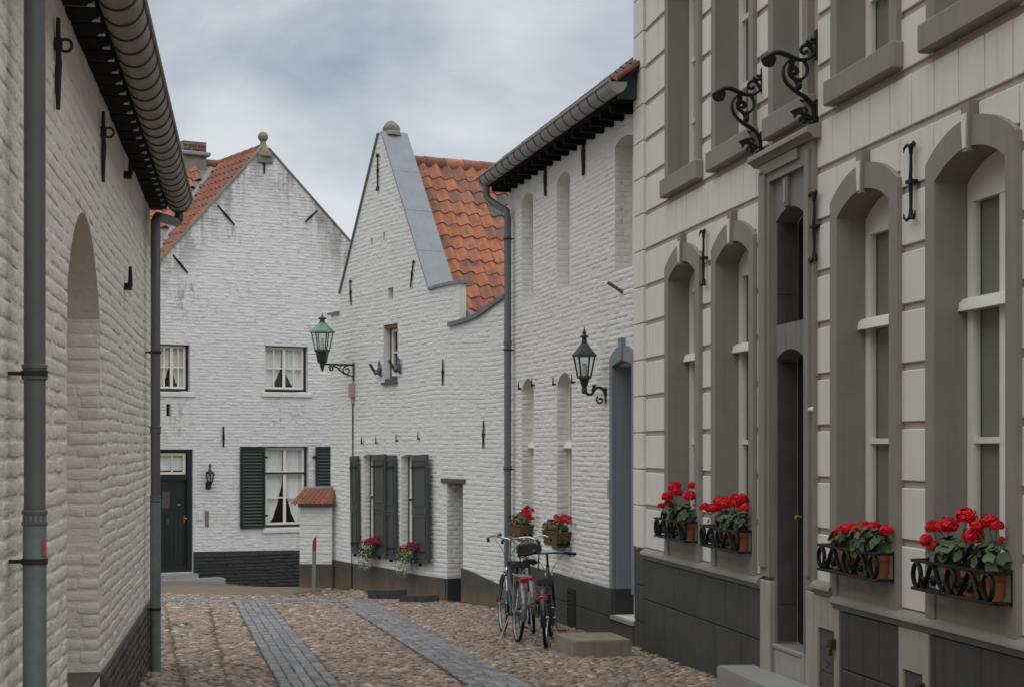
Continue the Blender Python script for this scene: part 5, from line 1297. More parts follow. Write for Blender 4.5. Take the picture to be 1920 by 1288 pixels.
# ------------------------------------------------------------------ plants
prng = random.Random(77)
def leaf_mesh(mat, r_=0.042, n=9):
    mb = MB(); v = [(0, 0, 0)]
    for k in range(n):
        a = 2 * math.pi * k / n; q_ = r_ * (1.0 if k % 2 else .88) * (0.45 if k == 0 else 1)
        v.append((q_ * math.cos(a), q_ * math.sin(a), .010 + prng.uniform(-.004, .006)))
    mb.add(v, [(0, 1 + k, 1 + (k + 1) % n) for k in range(n)]); return mb.mesh('leaf', mat, 180, False)
LEAF = [leaf_mesh(M['leaf'], r_) for r_ in (.036, .042, .05, .032)]
LEAFL = [leaf_mesh(M['leaf_light'], r_, 7) for r_ in (.020, .026)]
def head_geo(r_, n=120, flat=.85):
    v = []; f = []
    for i in range(n):
        z = 1 - 2 * (i + .5) / n
        if z < -.55: continue
        a = i * 2.39996; s_ = math.sqrt(1 - z * z); d = Vector((s_ * math.cos(a), s_ * math.sin(a), z))
        c = d * r_ * prng.uniform(.72, 1.06); c.z *= flat
        X = d.orthogonal().normalized(); Y_ = d.cross(X); t = prng.uniform(0, 3); q_ = r_ * prng.uniform(.17, .30)
        b = len(v); v.append(c - d * q_ * .15)
        for k in range(5):
            aa = t + k * 2 * math.pi / 5; v.append(c + (X * math.cos(aa) + Y_ * math.sin(aa)) * q_ + d * q_ * prng.uniform(-.25, .35))
        f += [(b, b + 1 + k, b + 1 + (k + 1) % 5) for k in range(5)]
    return v, f
HEADS = [MB().add(*head_geo(.055)).mesh('flower_head', M['petal'], None, False) for _ in range(4)]
HEADS_D = [MB().add(*head_geo(.05, 60)).mesh('flower_head', M['petal_dull'], None, False) for _ in range(3)]
HEADS_M = [MB().add(*head_geo(.045, 50)).mesh('flower_head', M['magenta'], None, False) for _ in range(3)]
def rot_rand(tilt=1.1):
    return Matrix.Rotation(prng.uniform(0, 6.28), 4, 'Z') @ Matrix.Rotation(prng.uniform(-tilt, tilt), 4, 'X') @ Matrix.Rotation(prng.uniform(0, 6.28), 4, 'Z')
def foliage(root, c, rad, n, meshes, as_parts, mat, name='foliage', droop=0.0):
    """leaves spread over a dome"""
    mb = MB()
    for i in range(n):
        while True:
            p = Vector((prng.uniform(-1, 1), prng.uniform(-1, 1), prng.uniform(-1, 1)))
            if .25 < p.length < 1: break
        q_ = Vector((c[0] + p.x * rad[0], c[1] + p.y * rad[1], c[2] + p.z * rad[2] - droop * max(0, -p.y)))
        out_dir = Vector((p.x, p.y - .3, p.z + .5)).normalized()
        Mt = Matrix.Translation(q_) @ out_dir.to_track_quat('Z', 'Y').to_matrix().to_4x4() @ rot_rand(.5)
        me = prng.choice(meshes)
        if as_parts: inst('leaf', me, root, Mt)
        else: mb.add([Mt @ v.co for v in me.vertices], [tuple(pl_.vertices) for pl_ in me.polygons])
    if mb.f: mb.build(name, mat, root, 180, 'stuff', fix=False)
def stems(root, pts, mat, r_=.0035):
    mb = MB()
    for a, b in pts:
        a, b = Vector(a), Vector(b); m_ = (a + b) / 2 + Vector((prng.uniform(-.02, .02), prng.uniform(-.02, .02), .015)); mb.tube([a, m_, b], r_, 5)
    if mb.f: mb.build('stems', mat, root, 60)

# ------------------------------------------------------------------ window racks with terracotta pots on the townhouse
RW, RD = 1.17, .175
def rack(fr, uc, label):
    root = at(fr, uc, 0, E - .908, 'window_rack', label, 'flower rack', 'iron flower racks under the townhouse windows')
    mb = MB(); L = RW / 2; H = .19
    for z in (.006, H - .006):
        mb.box(-L, L, -RD - .004, -RD + .022, z - .010, z + .010, .003)
        for s_ in (-1, 1): mb.box(s_ * L - .013, s_ * L + .013, -RD + .0225, -.012, z - .010, z + .010, .003)
        mb.box(-L, L, -.04, -.018, z - .008, z + .008)
    for s_ in (-1, 1): mb.box(s_ * L - .012, s_ * L + .012, -.056, -.004, -.012, H + .012)
    for k in range(4): mb.box(-L, L, -RD + .03 + k * .032, -RD + .042 + k * .032, .002, .010)
    mb.build('frame', M['iron'], root, 30)
    # scrollwork front
    def sc(pts, nm='scroll'):
        mb_ = MB(); n_ = len(pts); b = len(mb_.v)
        P_ = [Vector((x, 0, z)) for x, z in pts]
        mb_.tube([(x, -RD + .009, z) for x, z in pts], .0075, 5); mb_.v = [(x, -RD + .009 + (y + RD - .009) * 2.4, z) for x, y, z in mb_.v]
        return mb_.build(nm, M['iron'], root, 60)
    z0, z1 = .018, H - .018; hz = (z1 - z0) / 2; zc = (z0 + z1) / 2
    for x in (-L + .075, 0.0, L - .075):
        sc([(x + .062 * math.cos(a), zc + hz * math.sin(a)) for a in [2 * math.pi * i / 20 for i in range(21)]], 'scroll_ring')
    for s_ in (-1, 1):
        for x0 in ((-L + .145, -.07),):
            a0, b0 = x0; w_ = b0 - a0
            pts = [(t[0], t[1]) for t in spiral(a0 + .035, z0 + .045, .010, .042, 0.0, .8, 12)]
            mid = [(a0 + w_ * .22, zc - .02), (a0 + w_ * .36, z1 - .025), (a0 + w_ * .48, z1 - .002), (a0 + w_ * .58, z1 - .03), (a0 + w_ * .68, zc - .01), (a0 + w_ * .8, z0 + .02)]
            p2 = [(t[0], t[1]) for t in reversed(spiral(b0 - .035, z0 + .05, .010, .045, math.pi, -.8, 12))]
            allp = [(x, z) for x, z in pts] + [(p.x, p.y) for p in smooth_pts([(x, z, 0) for x, z in mid], 3)] + p2
            sc([(x * -s_, z) for x, z in allp])
            sc([(x * -s_, z) for x, z in spiral(a0 + w_ * .48, zc - .025, .008, .036, 1.2, 1.25, 16)])
    return root
rack_names = ['window nearest the frame edge', 'window between the doorway and the last window', 'window just beyond the stone doorway', 'end window beside the white brick house']
rack_lab = ['black scrolled iron flower rack under the window at the frame edge', 'black scrolled iron flower rack between the doorway and the frame edge window',
            'black scrolled iron flower rack just beyond the stone doorway', 'black scrolled iron flower rack at the end window beside the white brick house']
heads_px = [
    [(1749, 988, 13), (1777, 986, 17), (1811, 969, 17), (1832, 986, 12), (1855, 979, 16), (1869, 986, 12), (1825, 1005, 18), (1738, 1014, 13), (1758, 1025, 11), (1810, 1024, 8), (1878, 1011, 6), (1764, 988, 12)],
    [(1567, 1003, 10), (1577, 996, 11), (1592, 991, 12), (1606, 994, 12), (1621, 989, 13), (1639, 988, 11), (1661, 994, 11), (1591, 1000, 9), (1630, 992, 10)],
    [(1322, 951, 9), (1335, 954, 10), (1351, 941, 12), (1362, 945, 11), (1376, 938, 12), (1391, 936, 11), (1395, 953, 9), (1346, 951, 10), (1383, 944, 10)],
    [(1265, 913, 11), (1269, 923, 9), (1251, 931, 10), (1298, 911, 8), (1294, 930, 11), (1240, 948, 6), (1253, 946, 9)]]
pot_pos = ['nearest the viewer', 'in the middle', 'at the far end']
for wi, c in enumerate(gwin):
    rack(FR1, c, rack_lab[wi])
    where = ['the frame edge rack', 'the rack before the stone doorway', 'the rack beyond the stone doorway', 'the end rack by the brick house'][wi]
    pots = []
    for pi, off_ in enumerate((.44, .17, -.11)):
        d_ = -.088; u = c + off_; zb = E - .897
        lab = 'red geranium in terracotta pot, ' + ['outer corner of ', 'middle of ', 'inner pot of '][pi] + where
        root = at(FR1, u, d_, zb, 'potted_geranium', lab, 'potted plant', 'red geraniums in the townhouse racks')
        MB().lathe((0, 0, 0), [(.055, 0), (.072, .12), (.082, .122), (.086, .165), (.074, .168), (.070, .15)], 16).build('pot', M['terracotta'], root, 40)
        MB().lathe((0, 0, .148), [(.069, 0), (.03, .006)], 12).build('soil', M['soil'], root)
        foliage(root, (-.03, .01, .235), (.175, .13, .10), 62 if wi < 2 else 50, LEAF, wi < 2, M['leaf'])
        pots.append((root, u, d_, zb, []))
    for px, py, r_ in heads_px[wi]:
        dd = -.085 + prng.uniform(-.06, .02); u, z = FR1.uz(px, py, dd)
        root, pu_, pd, pz, st_ = min(pots, key=lambda q_: abs(q_[1] - u))
        p = Vector((u - pu_, dd - pd, z - pz)); rm_ = 1.15 * r_ / FPX * FR1.Y(u)
        inst('flower_head', prng.choice(HEADS), root, Matrix.Translation(p) @ Matrix.Rotation(prng.uniform(0, 6), 4, 'Z') @ Matrix.Diagonal((rm_ / .055,) * 3 + (1,)))
        st_.append(((prng.uniform(-.03, .03), prng.uniform(-.02, .02), .16), p - Vector((0, 0, rm_ * .5))))
    for root, *_, st_ in pots:
        if st_: stems(root, st_, M['leaf_light'])

# ------------------------------------------------------------------ wicker baskets on the brick house sills
def basket(fr, u0, u1, px_heads, label, h=.185):
    uc = (u0 + u1) / 2; L = (u1 - u0) / 2; zb = E - 1.268
    root = at(fr, uc, -.10, zb, 'flower_basket', label, 'flower basket', 'wicker flower baskets on the brick house sills')
    mb = MB(); n = 9; rowsn = 7
    for r_ in range(rowsn):   # woven bands, bulging in and out of the stakes
        z0, z1 = h * r_ / rowsn, h * (r_ + .92) / rowsn; k = .84 + .16 * (r_ + .5) / rowsn; pts = []
        for (xa, ya), (xb, yb) in (((-1, -1), (1, -1)), ((1, -1), (1, 1)), ((1, 1), (-1, 1)), ((-1, 1), (-1, -1))):
            m_ = 14 if ya == yb else 5
            for i in range(m_):
                t = i / m_; x, y = xa + (xb - xa) * t, ya + (yb - ya) * t; o_ = .006 * (1 if (i + r_) % 2 else -1)
                pts.append((x * L * k + (o_ if ya != yb else 0) * x, y * .10 * k + (o_ if ya == yb else 0) * (y if abs(y) == 1 else 0)))
        b = len(mb.v); N_ = len(pts)
        mb.add([(x, y, z0) for x, y in pts] + [(x * 1.01, y * 1.02, (z0 + z1) / 2) for x, y in pts] + [(x, y, z1) for x, y in pts],
               [(i, (i + 1) % N_, N_ + (i + 1) % N_, N_ + i) for i in range(N_)] + [(N_ + i, N_ + (i + 1) % N_, 2 * N_ + (i + 1) % N_, 2 * N_ + i) for i in range(N_)])
    mb.build('basket', M['wicker'], root, 30, fix=False)
    MB().tube([(-L, -.10, h), (L, -.10, h), (L, .10, h), (-L, .10, h)], .011, 6, closed=True).build('rim', M['wicker'], root, 40)
    MB().box(-L * .9, L * .9, -.085, .085, .02, h - .02).build('soil', M['soil'], root)
    foliage(root, (0, -.02, h + .06), (L * .95, .14, .09), 190, LEAFL, False, M['leaf_light'])
    st_ = []
    for px, py, r_ in px_heads:
        dd = -.10 + prng.uniform(-.07, .05); u, z = fr.uz(px, py, dd); u = max(u0 - .2, min(u1 + .2, u))
        rm_ = r_ / FPX * fr.Y(u); p = Vector((u - uc, dd + .10, z - zb))
        inst('flower_head', prng.choice(HEADS_D), root, Matrix.Translation(p) @ Matrix.Rotation(prng.uniform(0, 6), 4, 'Z') @ Matrix.Diagonal((rm_ / .05,) * 3 + (1,)))
        st_.append(((p.x * .5, 0, h), p))
    stems(root, st_, M['leaf_light'], .003)
basket(FR2, l1_[0] - .02, l1_[1] + .02, [(969, 976, 7), (976, 978, 7), (985, 958, 8), (996, 965, 7), (1002, 953, 5), (978, 964, 7), (1005, 958, 5), (991, 970, 7), (984, 968, 6), (965, 981, 5), (998, 972, 5), (990, 952, 5)],
       'small wicker basket of red flowers beside the zinc downpipe')
basket(FR2, l2_[0] - .02, l2_[1] + .02, [(1015, 989, 5), (1033, 979, 7), (1043, 969, 6), (1050, 975, 9), (1061, 968, 5), (1070, 972, 6), (1067, 980, 6), (1034, 993, 7), (1042, 982, 7), (1026, 984, 5), (1073, 978, 5), (1055, 967, 5), (1058, 977, 6)],
       'larger wicker basket of red flowers behind the bicycle handlebars')

def hanging(fr, uc, zc, label, px_heads, sc=1.0):
    root = at(fr, uc, -.10, zc - .12, 'flower_trough', label, 'flower trough', 'trailing flower troughs on the middle house sills')
    MB().box(-.26, .26, -.09, .07, 0, .14, .01).build('trough', M['shutter_grey'], root, 30)
    foliage(root, (0, -.05, .12), (.33 * sc, .17, .16), 160, LEAFL, False, M['leaf_light'])
    foliage(root, (0, -.09, .02), (.30 * sc, .12, .26), 210, [WL], False, M['leaf_white'], 'trailing_leaves', .06)
    st_ = []
    for px, py in px_heads:
        dd = -.14 + prng.uniform(-.08, .06); u, z = fr.uz(px, py, dd); p = Vector((u - uc, dd + .10, z - zc + .12))
        inst('flower_head', prng.choice(HEADS_M), root, Matrix.Translation(p) @ Matrix.Rotation(prng.uniform(0, 6), 4, 'Z') @ Matrix.Diagonal((prng.uniform(1.0, 1.4),) * 3 + (1,)))
        st_.append(((p.x * .5, 0, .12), p))
    stems(root, st_, M['leaf_light'], .003)
WL = MB().add([(0, -.03, 0), (.011, 0, .004), (0, .03, 0), (-.011, 0, .004)], [(0, 1, 2), (0, 2, 3)]).mesh('leaf', M['leaf_white'], None, False)
hanging(FM, FM.u(694, -.1), FM.z(694, 1030, -.1), 'trailing magenta and white flowers under the shuttered window by the black cable', [(683, 1016), (690, 1013), (697, 1011), (704, 1012), (709, 1008), (700, 1016), (687, 1020), (706, 1016), (694, 1018)], .9)
hanging(FM, FM.u(766, -.1), FM.z(766, 1040, -.1), 'trailing magenta and white flowers under the shuttered window by the narrow doorway', [(750, 1029), (758, 1026), (766, 1025), (773, 1022), (780, 1020), (784, 1026), (762, 1032), (772, 1031), (754, 1034), (779, 1030), (767, 1019)])

# ------------------------------------------------------------------ lanterns
def lantern(root, c, eave, gt, gb, hg, hr, cup, body, roofm, fin=.16, glassm=None, n=6, hcup=.2):
    x, y, z = c; ph = R(15)
    def P_(r_, zz_): return [(x + r_ * math.cos(ph + 2 * math.pi * k / n), y + r_ * math.sin(ph + 2 * math.pi * k / n), zz_) for k in range(n)]
    A, B = P_(gb, z), P_(gt, z + hg)
    fr_ = MB()
    for k in range(n): fr_.tube([A[k], B[k]], .011, 5)
    fr_.tube(P_(gb, z), .013, 5, closed=True); fr_.tube(P_(gt, z + hg), .014, 5, closed=True)
    fr_.build('frame', body, root, 30)
    for k in range(n):
        j = (k + 1) % n
        a_, b_, c_, d_ = (Vector(t) for t in (A[k], A[j], B[j], B[k])); m_ = (a_ + b_ + c_ + d_) / 4; s_ = .985
        MB().add([m_ + (t - m_) * s_ for t in (a_, b_, c_, d_)], [(0, 1, 2, 3)]).build('pane', M['lamp_glass'], root, fix=False)
    r_ = MB().lathe((x, y, z + hg), [(eave, -.012), (eave, .012), (eave * .93, .02), (eave * .55, hr * .62), (eave * .30, hr), (eave * .25, hr + .012)], n, ph=ph)
    r_.build('roof', roofm, root, 25)
    f_ = MB().lathe((x, y, z + hg + hr), [(eave * .26, .0), (eave * .2, .03), (eave * .2, .07), (eave * .34, .075), (eave * .34, .09), (eave * .16, .11), (.018, .12), (.018, fin), (.028, fin + .012), (.012, fin + .03), (.006, fin + .07)], 10)
    f_.build('finial', body, root, 35)
    MB().lathe((x, y, z), [(cup * 1.15, .02), (cup * 1.2, -.01), (cup, -.03), (cup * .72, -hcup), (cup * .45, -hcup - .02), (.035, -hcup - .05), (.03, -hcup - .10)], n, ph=ph).build('cup', body, root, 30)
    MB().lathe((x, y, z), [(.03, .02), (.028, hg * .62), (.015, hg * .66)], 10).build('lamp_tube', M['bulb'], root, 40)
# on the gabled house corner: straight arm with scrolls
u = FM.u(664, 0)
ro = at(FM, u, 0, FM.z(664, 712), 'street_lantern', 'green street lantern with pale roof on scrolled arm by the black cable', 'street lantern')
k_ = FM.Y(u) / FPX; OX = -.60
hz = (712 - 684) * k_
lx, ly = OX * math.cos(R(0)) * 0 - .0, OX
lantern(ro, (lx, ly, (712 - 659) * k_), .225, .19, .125, (659 - 625) * k_, .155, .115, M['lamp_green'], M['verdigris'], .10, hcup=.20)
mb = MB(); mb.box(-.03, .03, -.02, 0, -.02, hz + .05); mb.tube([(0, -.01, hz), (0, OX, hz)], .019, 8)
mb.tube([(0, OX, hz + .08), (0, OX, hz + .02), (0, OX, hz - .05), (0, OX, hz - .10), (0, OX, hz - .13)], [.035, .05, .035, .022, .01], 8)
def scroll_y(pts, r_=.014): mb.tube([(0, -a, b) for a, b in pts], r_, 6)
scroll_y(spiral(.14, hz - .10, .02, .085, 0, 1.3)); scroll_y([(.03, hz - .20), (.10, hz - .185), (.20, hz - .15), (.28, hz - .09), (.33, hz - .045), (.40, hz - .03)])
scroll_y(spiral(.44, hz - .075, .012, .05, 1.6, -1.2, 14)); scroll_y([(.30, hz - .10), (.27, hz - .05), (.24, hz - .015)])
mb.build('bracket', M['lamp_green'], ro, 40)
# junction box and cable below it
u = FM.u(664)
cb = at(FM, u, 0, FM.g(u), 'lamp_cable', 'black cable running down the white wall from a beige junction box', 'cable')
zt_, zb_, zg_ = FM.z(664, 716), FM.z(664, 745), FM.g(u)
pts = [(0, -.02, zt_ - zg_), (.01, -.02, zb_ - zg_ - .02), (-.02, -.02, FM.z(662, 760) - zg_), (-.015, -.02, FM.z(662, 860) - zg_), (.0, -.045, FM.z(663, 1056) - zg_), (.01, -.045, 0)]
MB().tube(pts, .011, 6).build('cable', M['iron'], cb, 50)
MB().box(-.06, .06, -.09, -.0, zb_ - zg_, FM.z(664, 718) - zg_, .012).tube([(.0, -.04, zb_ - zg_), (.01, -.03, zb_ - zg_ - .10)], .03, 8).build('junction_box', M['grey_plastic'], cb, 30)
# on the brick house: curved arm
u = FR2.u(1137)
ro = at(FR2, u, 0, FR2.z(1137, 741), 'street_lantern', 'black street lantern on curved arm beside the blue grey doorway', 'street lantern')
k_ = FR2.Y(u) / FPX; z0_ = FR2.z(1137, 741); OX = -.27
lantern(ro, (0, OX, (741 - 708) * k_), .145, .125, .075, (708 - 667) * k_, .135, .055, M['lamp_dark'], M['lamp_dark'], .12, hcup=.09)
mb = MB(); mb.box(-.025, .025, -.02, 0, -.09, .10)
zb_ = (741 - 726) * k_
mb.tube(smooth_pts([(0, OX, zb_ + .06), (0, OX, zb_), (0, OX + .03, zb_ - .075), (0, OX + .09, zb_ - .08), (0, OX + .13, zb_ - .02), (0, OX + .18, zb_ - .0), (0, OX + .235, zb_ - .03), (0, -.012, zb_ - .09)], 4), .017, 8)
mb.tube([(0, -a, b) for a, b in spiral(.075, -.055, .012, .05, .3, 1.1, 14)], .012, 6)
mb.tube([(0, OX, zb_ - .02), (0, OX, zb_ + .05)], .028, 8)
mb.tube([(0, OX + .10, zb_ - .05), (0, OX + .12, zb_ + .02), (0, OX + .15, zb_ + .03)], [.016, .02, .006], 6)
mb.build('bracket', M['lamp_dark'], ro, 40)
# small wall lamp on the far house
u = FF.u(389); ro = at(FF, u, 0, FF.z(389, 912), 'wall_lamp', 'small bronze wall lamp beside the far green black door', 'wall lamp')
lantern(ro, (0, -.13, .10), .095, .085, .055, .17, .07, .05, M['lamp_dark'], M['lamp_dark'], .05, hcup=.05)
MB().tube([(0, 0, .02), (0, -.07, -.0), (0, -.13, .03)], .014, 6).box(-.04, .04, -.015, 0, -.05, .10).build('bracket', M['lamp_dark'], ro, 40)

# ------------------------------------------------------------------ dragon scroll brackets over the stone doorway
def sign_bracket(px, label):
    u = FR1.u(px, -.02); zt_ = E + 3.22
    root = at(FR1, u, 0, E + 2.45, 'scroll_bracket', label, 'iron bracket', 'wrought iron dragon brackets above the doorway')
    def C(p): return (0, -max(.01, (1038 - p[0]) * .00090 + .0), zt_ - E - 2.45 - (p[1] - 85) * .000832)
    def tub(pts, r_, n=6, nm=None, sm=3):
        P_ = smooth_pts([C(p) for p in pts], sm)
        if isinstance(r_, (list, tuple)):
            rr = []; m_ = len(P_)
            for i in range(m_):
                t = i / (m_ - 1) * (len(r_) - 1); a = int(min(t, len(r_) - 2)); rr.append(r_[a] + (r_[a + 1] - r_[a]) * (t - a))
        else: rr = r_
        rr = [q * 1.1 for q in rr] if isinstance(rr, list) else rr * 1.1
        mb.tube(P_, rr, n, flat=1.3)
    MB().box(-.03, .03, -.018, 0, C((0, 365))[2], C((0, 85))[2], .006).build('wall_plate', M['iron'], root, 30)
    mb = MB(); mb.box(-.035, .035, -.022, 0, C((0, 1000))[2], C((0, 735))[2], .006)
    mb.box(-.015, .015, -.03, 0, C((0, 1050))[2], C((0, 1000))[2] + .004); mb.build('wall_plate', M['iron'], root, 30)
    mb = MB()
    tub([(550, 380), (610, 340), (680, 312), (760, 330), (850, 368), (930, 368), (990, 335), (1018, 280), (1022, 210)], [.010, .017, .017, .018, .016, .012, .012, .010, .008])
    tub([(545, 385), (570, 430), (630, 430), (655, 385), (660, 355), (640, 370), (650, 385)], [.008, .010, .010, .008, .007, .006, .005])
    v = [C(p) for p in ((535, 375), (615, 335), (665, 345), (635, 428), (600, 412), (568, 442))]
    mb.add([(-.013, y, z) for _, y, z in v] + [(.013, y, z) for _, y, z in v], [(0, 1, 2, 3, 4, 5), (11, 10, 9, 8, 7, 6)] + [(i, (i + 1) % 6, 6 + (i + 1) % 6, 6 + i) for i in range(6)])
    mb.build('arm', M['iron'], root, 45)
    mb = MB()
    tub([(1015, 330), (985, 260), (950, 230), (905, 245), (890, 285), (910, 310), (940, 300), (935, 280)], [.010, .011, .011, .010, .010, .009, .009, .012])
    tub([(1020, 190), (990, 215), (960, 210), (940, 190)], [.011, .013, .010, .012]); tub([(1025, 150), (1000, 180), (975, 170)], [.01, .012, .013])
    tub([(800, 370), (810, 420), (790, 470), (800, 520), (840, 555), (865, 600), (880, 640)], [.022, .016, .014, .013, .012, .015, .016])
    tub([(920, 380), (945, 440), (940, 500), (905, 545), (865, 555)], [.014, .012, .011, .011, .012])
    tub([(795, 500), (805, 460), (840, 450), (860, 480), (840, 500), (825, 485)], [.010, .011, .013, .012, .012, .012])
    tub([(775, 390), (740, 440), (730, 500), (750, 570), (800, 630), (860, 675), (920, 710), (970, 755), (1000, 810), (1010, 880), (1000, 950)], [.008, .010, .012, .013, .014, .015, .016, .015, .014, .013, .011])
    tub([(885, 740), (900, 755), (920, 745), (918, 715)], .008)
    tub([(860, 540), (875, 560), (885, 590)], [.004, .02, .012]); tub([(880, 590), (868, 620), (890, 645)], [.02, .024, .01])
    tub([(985, 910), (945, 880), (900, 870), (890, 830), (925, 815), (945, 845), (920, 860)], [.013, .012, .012, .011, .010, .009, .009])
    tub([(985, 900), (940, 920), (900, 900), (880, 920), (885, 945)], [.012, .011, .012, .012, .008]); tub([(935, 915), (925, 945), (905, 940)], [.012, .011, .008])
    tub([(1000, 940), (980, 960), (965, 955)], .013)
    v = [C(p) for p in ((795, 850), (880, 808), (910, 840), (900, 880), (860, 875), (835, 918), (825, 880))]
    n_ = len(v); mb.add([(-.014, y, z) for _, y, z in v] + [(.014, y, z) for _, y, z in v], [tuple(range(n_)), tuple(reversed(range(n_, 2 * n_)))] + [(i, (i + 1) % n_, n_ + (i + 1) % n_, n_ + i) for i in range(n_)])
    mb.build('scrollwork', M['iron'], root, 45)
sign_bracket(1528, 'black wrought iron scroll bracket at the near upper corner of the stone doorway')
sign_bracket(1427, 'black wrought iron scroll bracket at the far upper corner of the stone doorway')

# ------------------------------------------------------------------ painted figures holding flag tubes beside the small window
for px, py, lab in ((711, 700, 'blue painted figure holding a flag tube on bare wall before the small window'), (747.5, 694, 'blue painted figure holding a flag tube across the small window')):
    u = FM.u(px, -.05); root = at(FM, u, 0, FM.z(px, py, -.05), 'flag_holder', lab, 'flag holder', 'painted figures beside the small upper window'); root.scale = (.82, .82, .82)
    MB().lathe((0, -.06, 0), [(.028, -.03), (.042, .0), (.048, .07), (.040, .12), (.022, .13)], 10).tube([(0, -.06, -.02), (0, -.02, -.05), (0, 0, -.05)], .022).build('body', M['blue_paint'], root, 40)
    MB().lathe((0, -.065, .13), [(.022, 0), (.034, .025), (.032, .05), (.02, .065)], 10).tube([(-.0, -.08, .10), (-.03, -.13, .03), (-.05, -.14, .0)], .018).build('face', M['skin_paint'], root, 40)
    MB().lathe((0, -.062, .18), [(.036, 0), (.030, .03), (.014, .07), (.004, .09)], 10).build('cap', M['blue_paint'], root, 40)
    MB().tube([(-.04, -.11, -.02), (-.12, -.22, .20)], .030, 8).build('flag_tube', M['lamp_dark'], root, 40)

# ------------------------------------------------------------------ steps, blocks, post
def slab(name, pts, ztop, label, cat, mat, grp=None, c=.012):
    cx_ = sum(p[0] for p in pts) / 4; cy_ = sum(p[1] for p in pts) / 4
    root = thing(name, label, cat, (cx_, cy_, ground(cx_, cy_)), 0, grp); z0 = ground(cx_, cy_)
    me = MB(); top = [Vector((x - cx_, y - cy_, ztop - z0)) for x, y in pts]; n_ = 4
    ins = [t * (1 - .02) for t in top]
    for t in ins: t.z = ztop - z0
    low = [Vector((t.x, t.y, ztop - z0 - .018)) for t in top]; bot = [Vector((t.x, t.y, -.12)) for t in top]
    v = ins + low + bot
    v = [p + Vector((rng.uniform(-.004, .004), rng.uniform(-.004, .004), rng.uniform(-.003, .003))) for p in v]
    me.add(v, [(0, 1, 2, 3), (11, 10, 9, 8)] + [(k * 4 + i, k * 4 + (i + 1) % 4, k * 4 + 4 + (i + 1) % 4, k * 4 + 4 + i) for k in range(2) for i in range(4)])
    me.build('block', mat, root, 35); return root
slab('stone_step', [(.458, 18.32), (.626, 17.58), (1.24, 17.69), (1.07, 18.42)], E - 1.993, 'mossy brown stone step block standing loose before the blue grey doorway', 'stone step', M['step'])
yw = 14.52
slab('stone_step', [(1.76, 14.62), (xr(14.62) - .02, 14.66), (xr(13.2) - .02, 13.2), (2.0, 13.1)], E - 1.862, 'pale grey stone step before the tall stone doorway', 'stone step', M['step_grey'])
u0_, u1_ = FF.u(285), FF.u(362)
p = [FF.P(u0_, -.02, 0), FF.P(u1_, -.02, 0), FF.P(u1_, -.30, 0), FF.P(u0_, -.30, 0)]
slab('stone_step', [(t.x, t.y) for t in p], FF.z(340, 1074), 'upper grey step at the far green black door', 'stone step', M['step_grey'])
p = [FF.P(u0_, -.305, 0), FF.P(FF.u(402), -.305, 0), FF.P(FF.u(400), -.62, 0), FF.P(u0_, -.62, 0)]
slab('stone_step', [(t.x, t.y) for t in p], FF.z(340, 1082), 'lower wider step at the far green black door', 'stone step', M['step_grey'])
for (xa, ya), (xb, yb), dep, lab, hh in (((686, 1123), (736, 1125), .26, 'dark kerb block under the shuttered windows by the black cable', .155), ((744, 1129), (797, 1131), .24, 'dark kerb block under the shuttered windows by the narrow doorway', .115)):
    a, b = Vector(gpt(xa, ya)), Vector(gpt(xb, yb)); mid = (a + b) / 2
    dirv = Vector((FM.ux, FM.uy)); inw = Vector((FM.vx, FM.vy)); half = .40
    c = mid + inw * .02
    q4 = [c - Vector((.20, 0)) , c + Vector((.20, -.03)), c + Vector((.20, -.03)) + inw * dep, c - Vector((.20, 0)) + inw * dep]
    slab('kerb_block', [(t.x, t.y) for t in q4], ground(*c) + hh, lab, 'kerb block', M['plinth'], 'dark blocks at the middle house wall', .03)
px_, py_ = gpt(589, 1106)
po = thing('marker_post', 'slim grey marker post with red top before the low tiled wall', 'marker post', (px_, py_, ground(px_, py_)))
hp = (1106 - 1004) * py_ / FPX
MB().prism([(-.038, -.1), (.030, -.1), (.034, hp - .26), (-.030, hp - .26)], -.03, .03).build('post', M['post_grey'], po, 30)
MB().prism([(-.031, hp - .258), (.036, hp - .258), (.040, hp), (-.022, hp - .08)], -.033, .033).build('reflector', M['post_red'], po, 30)

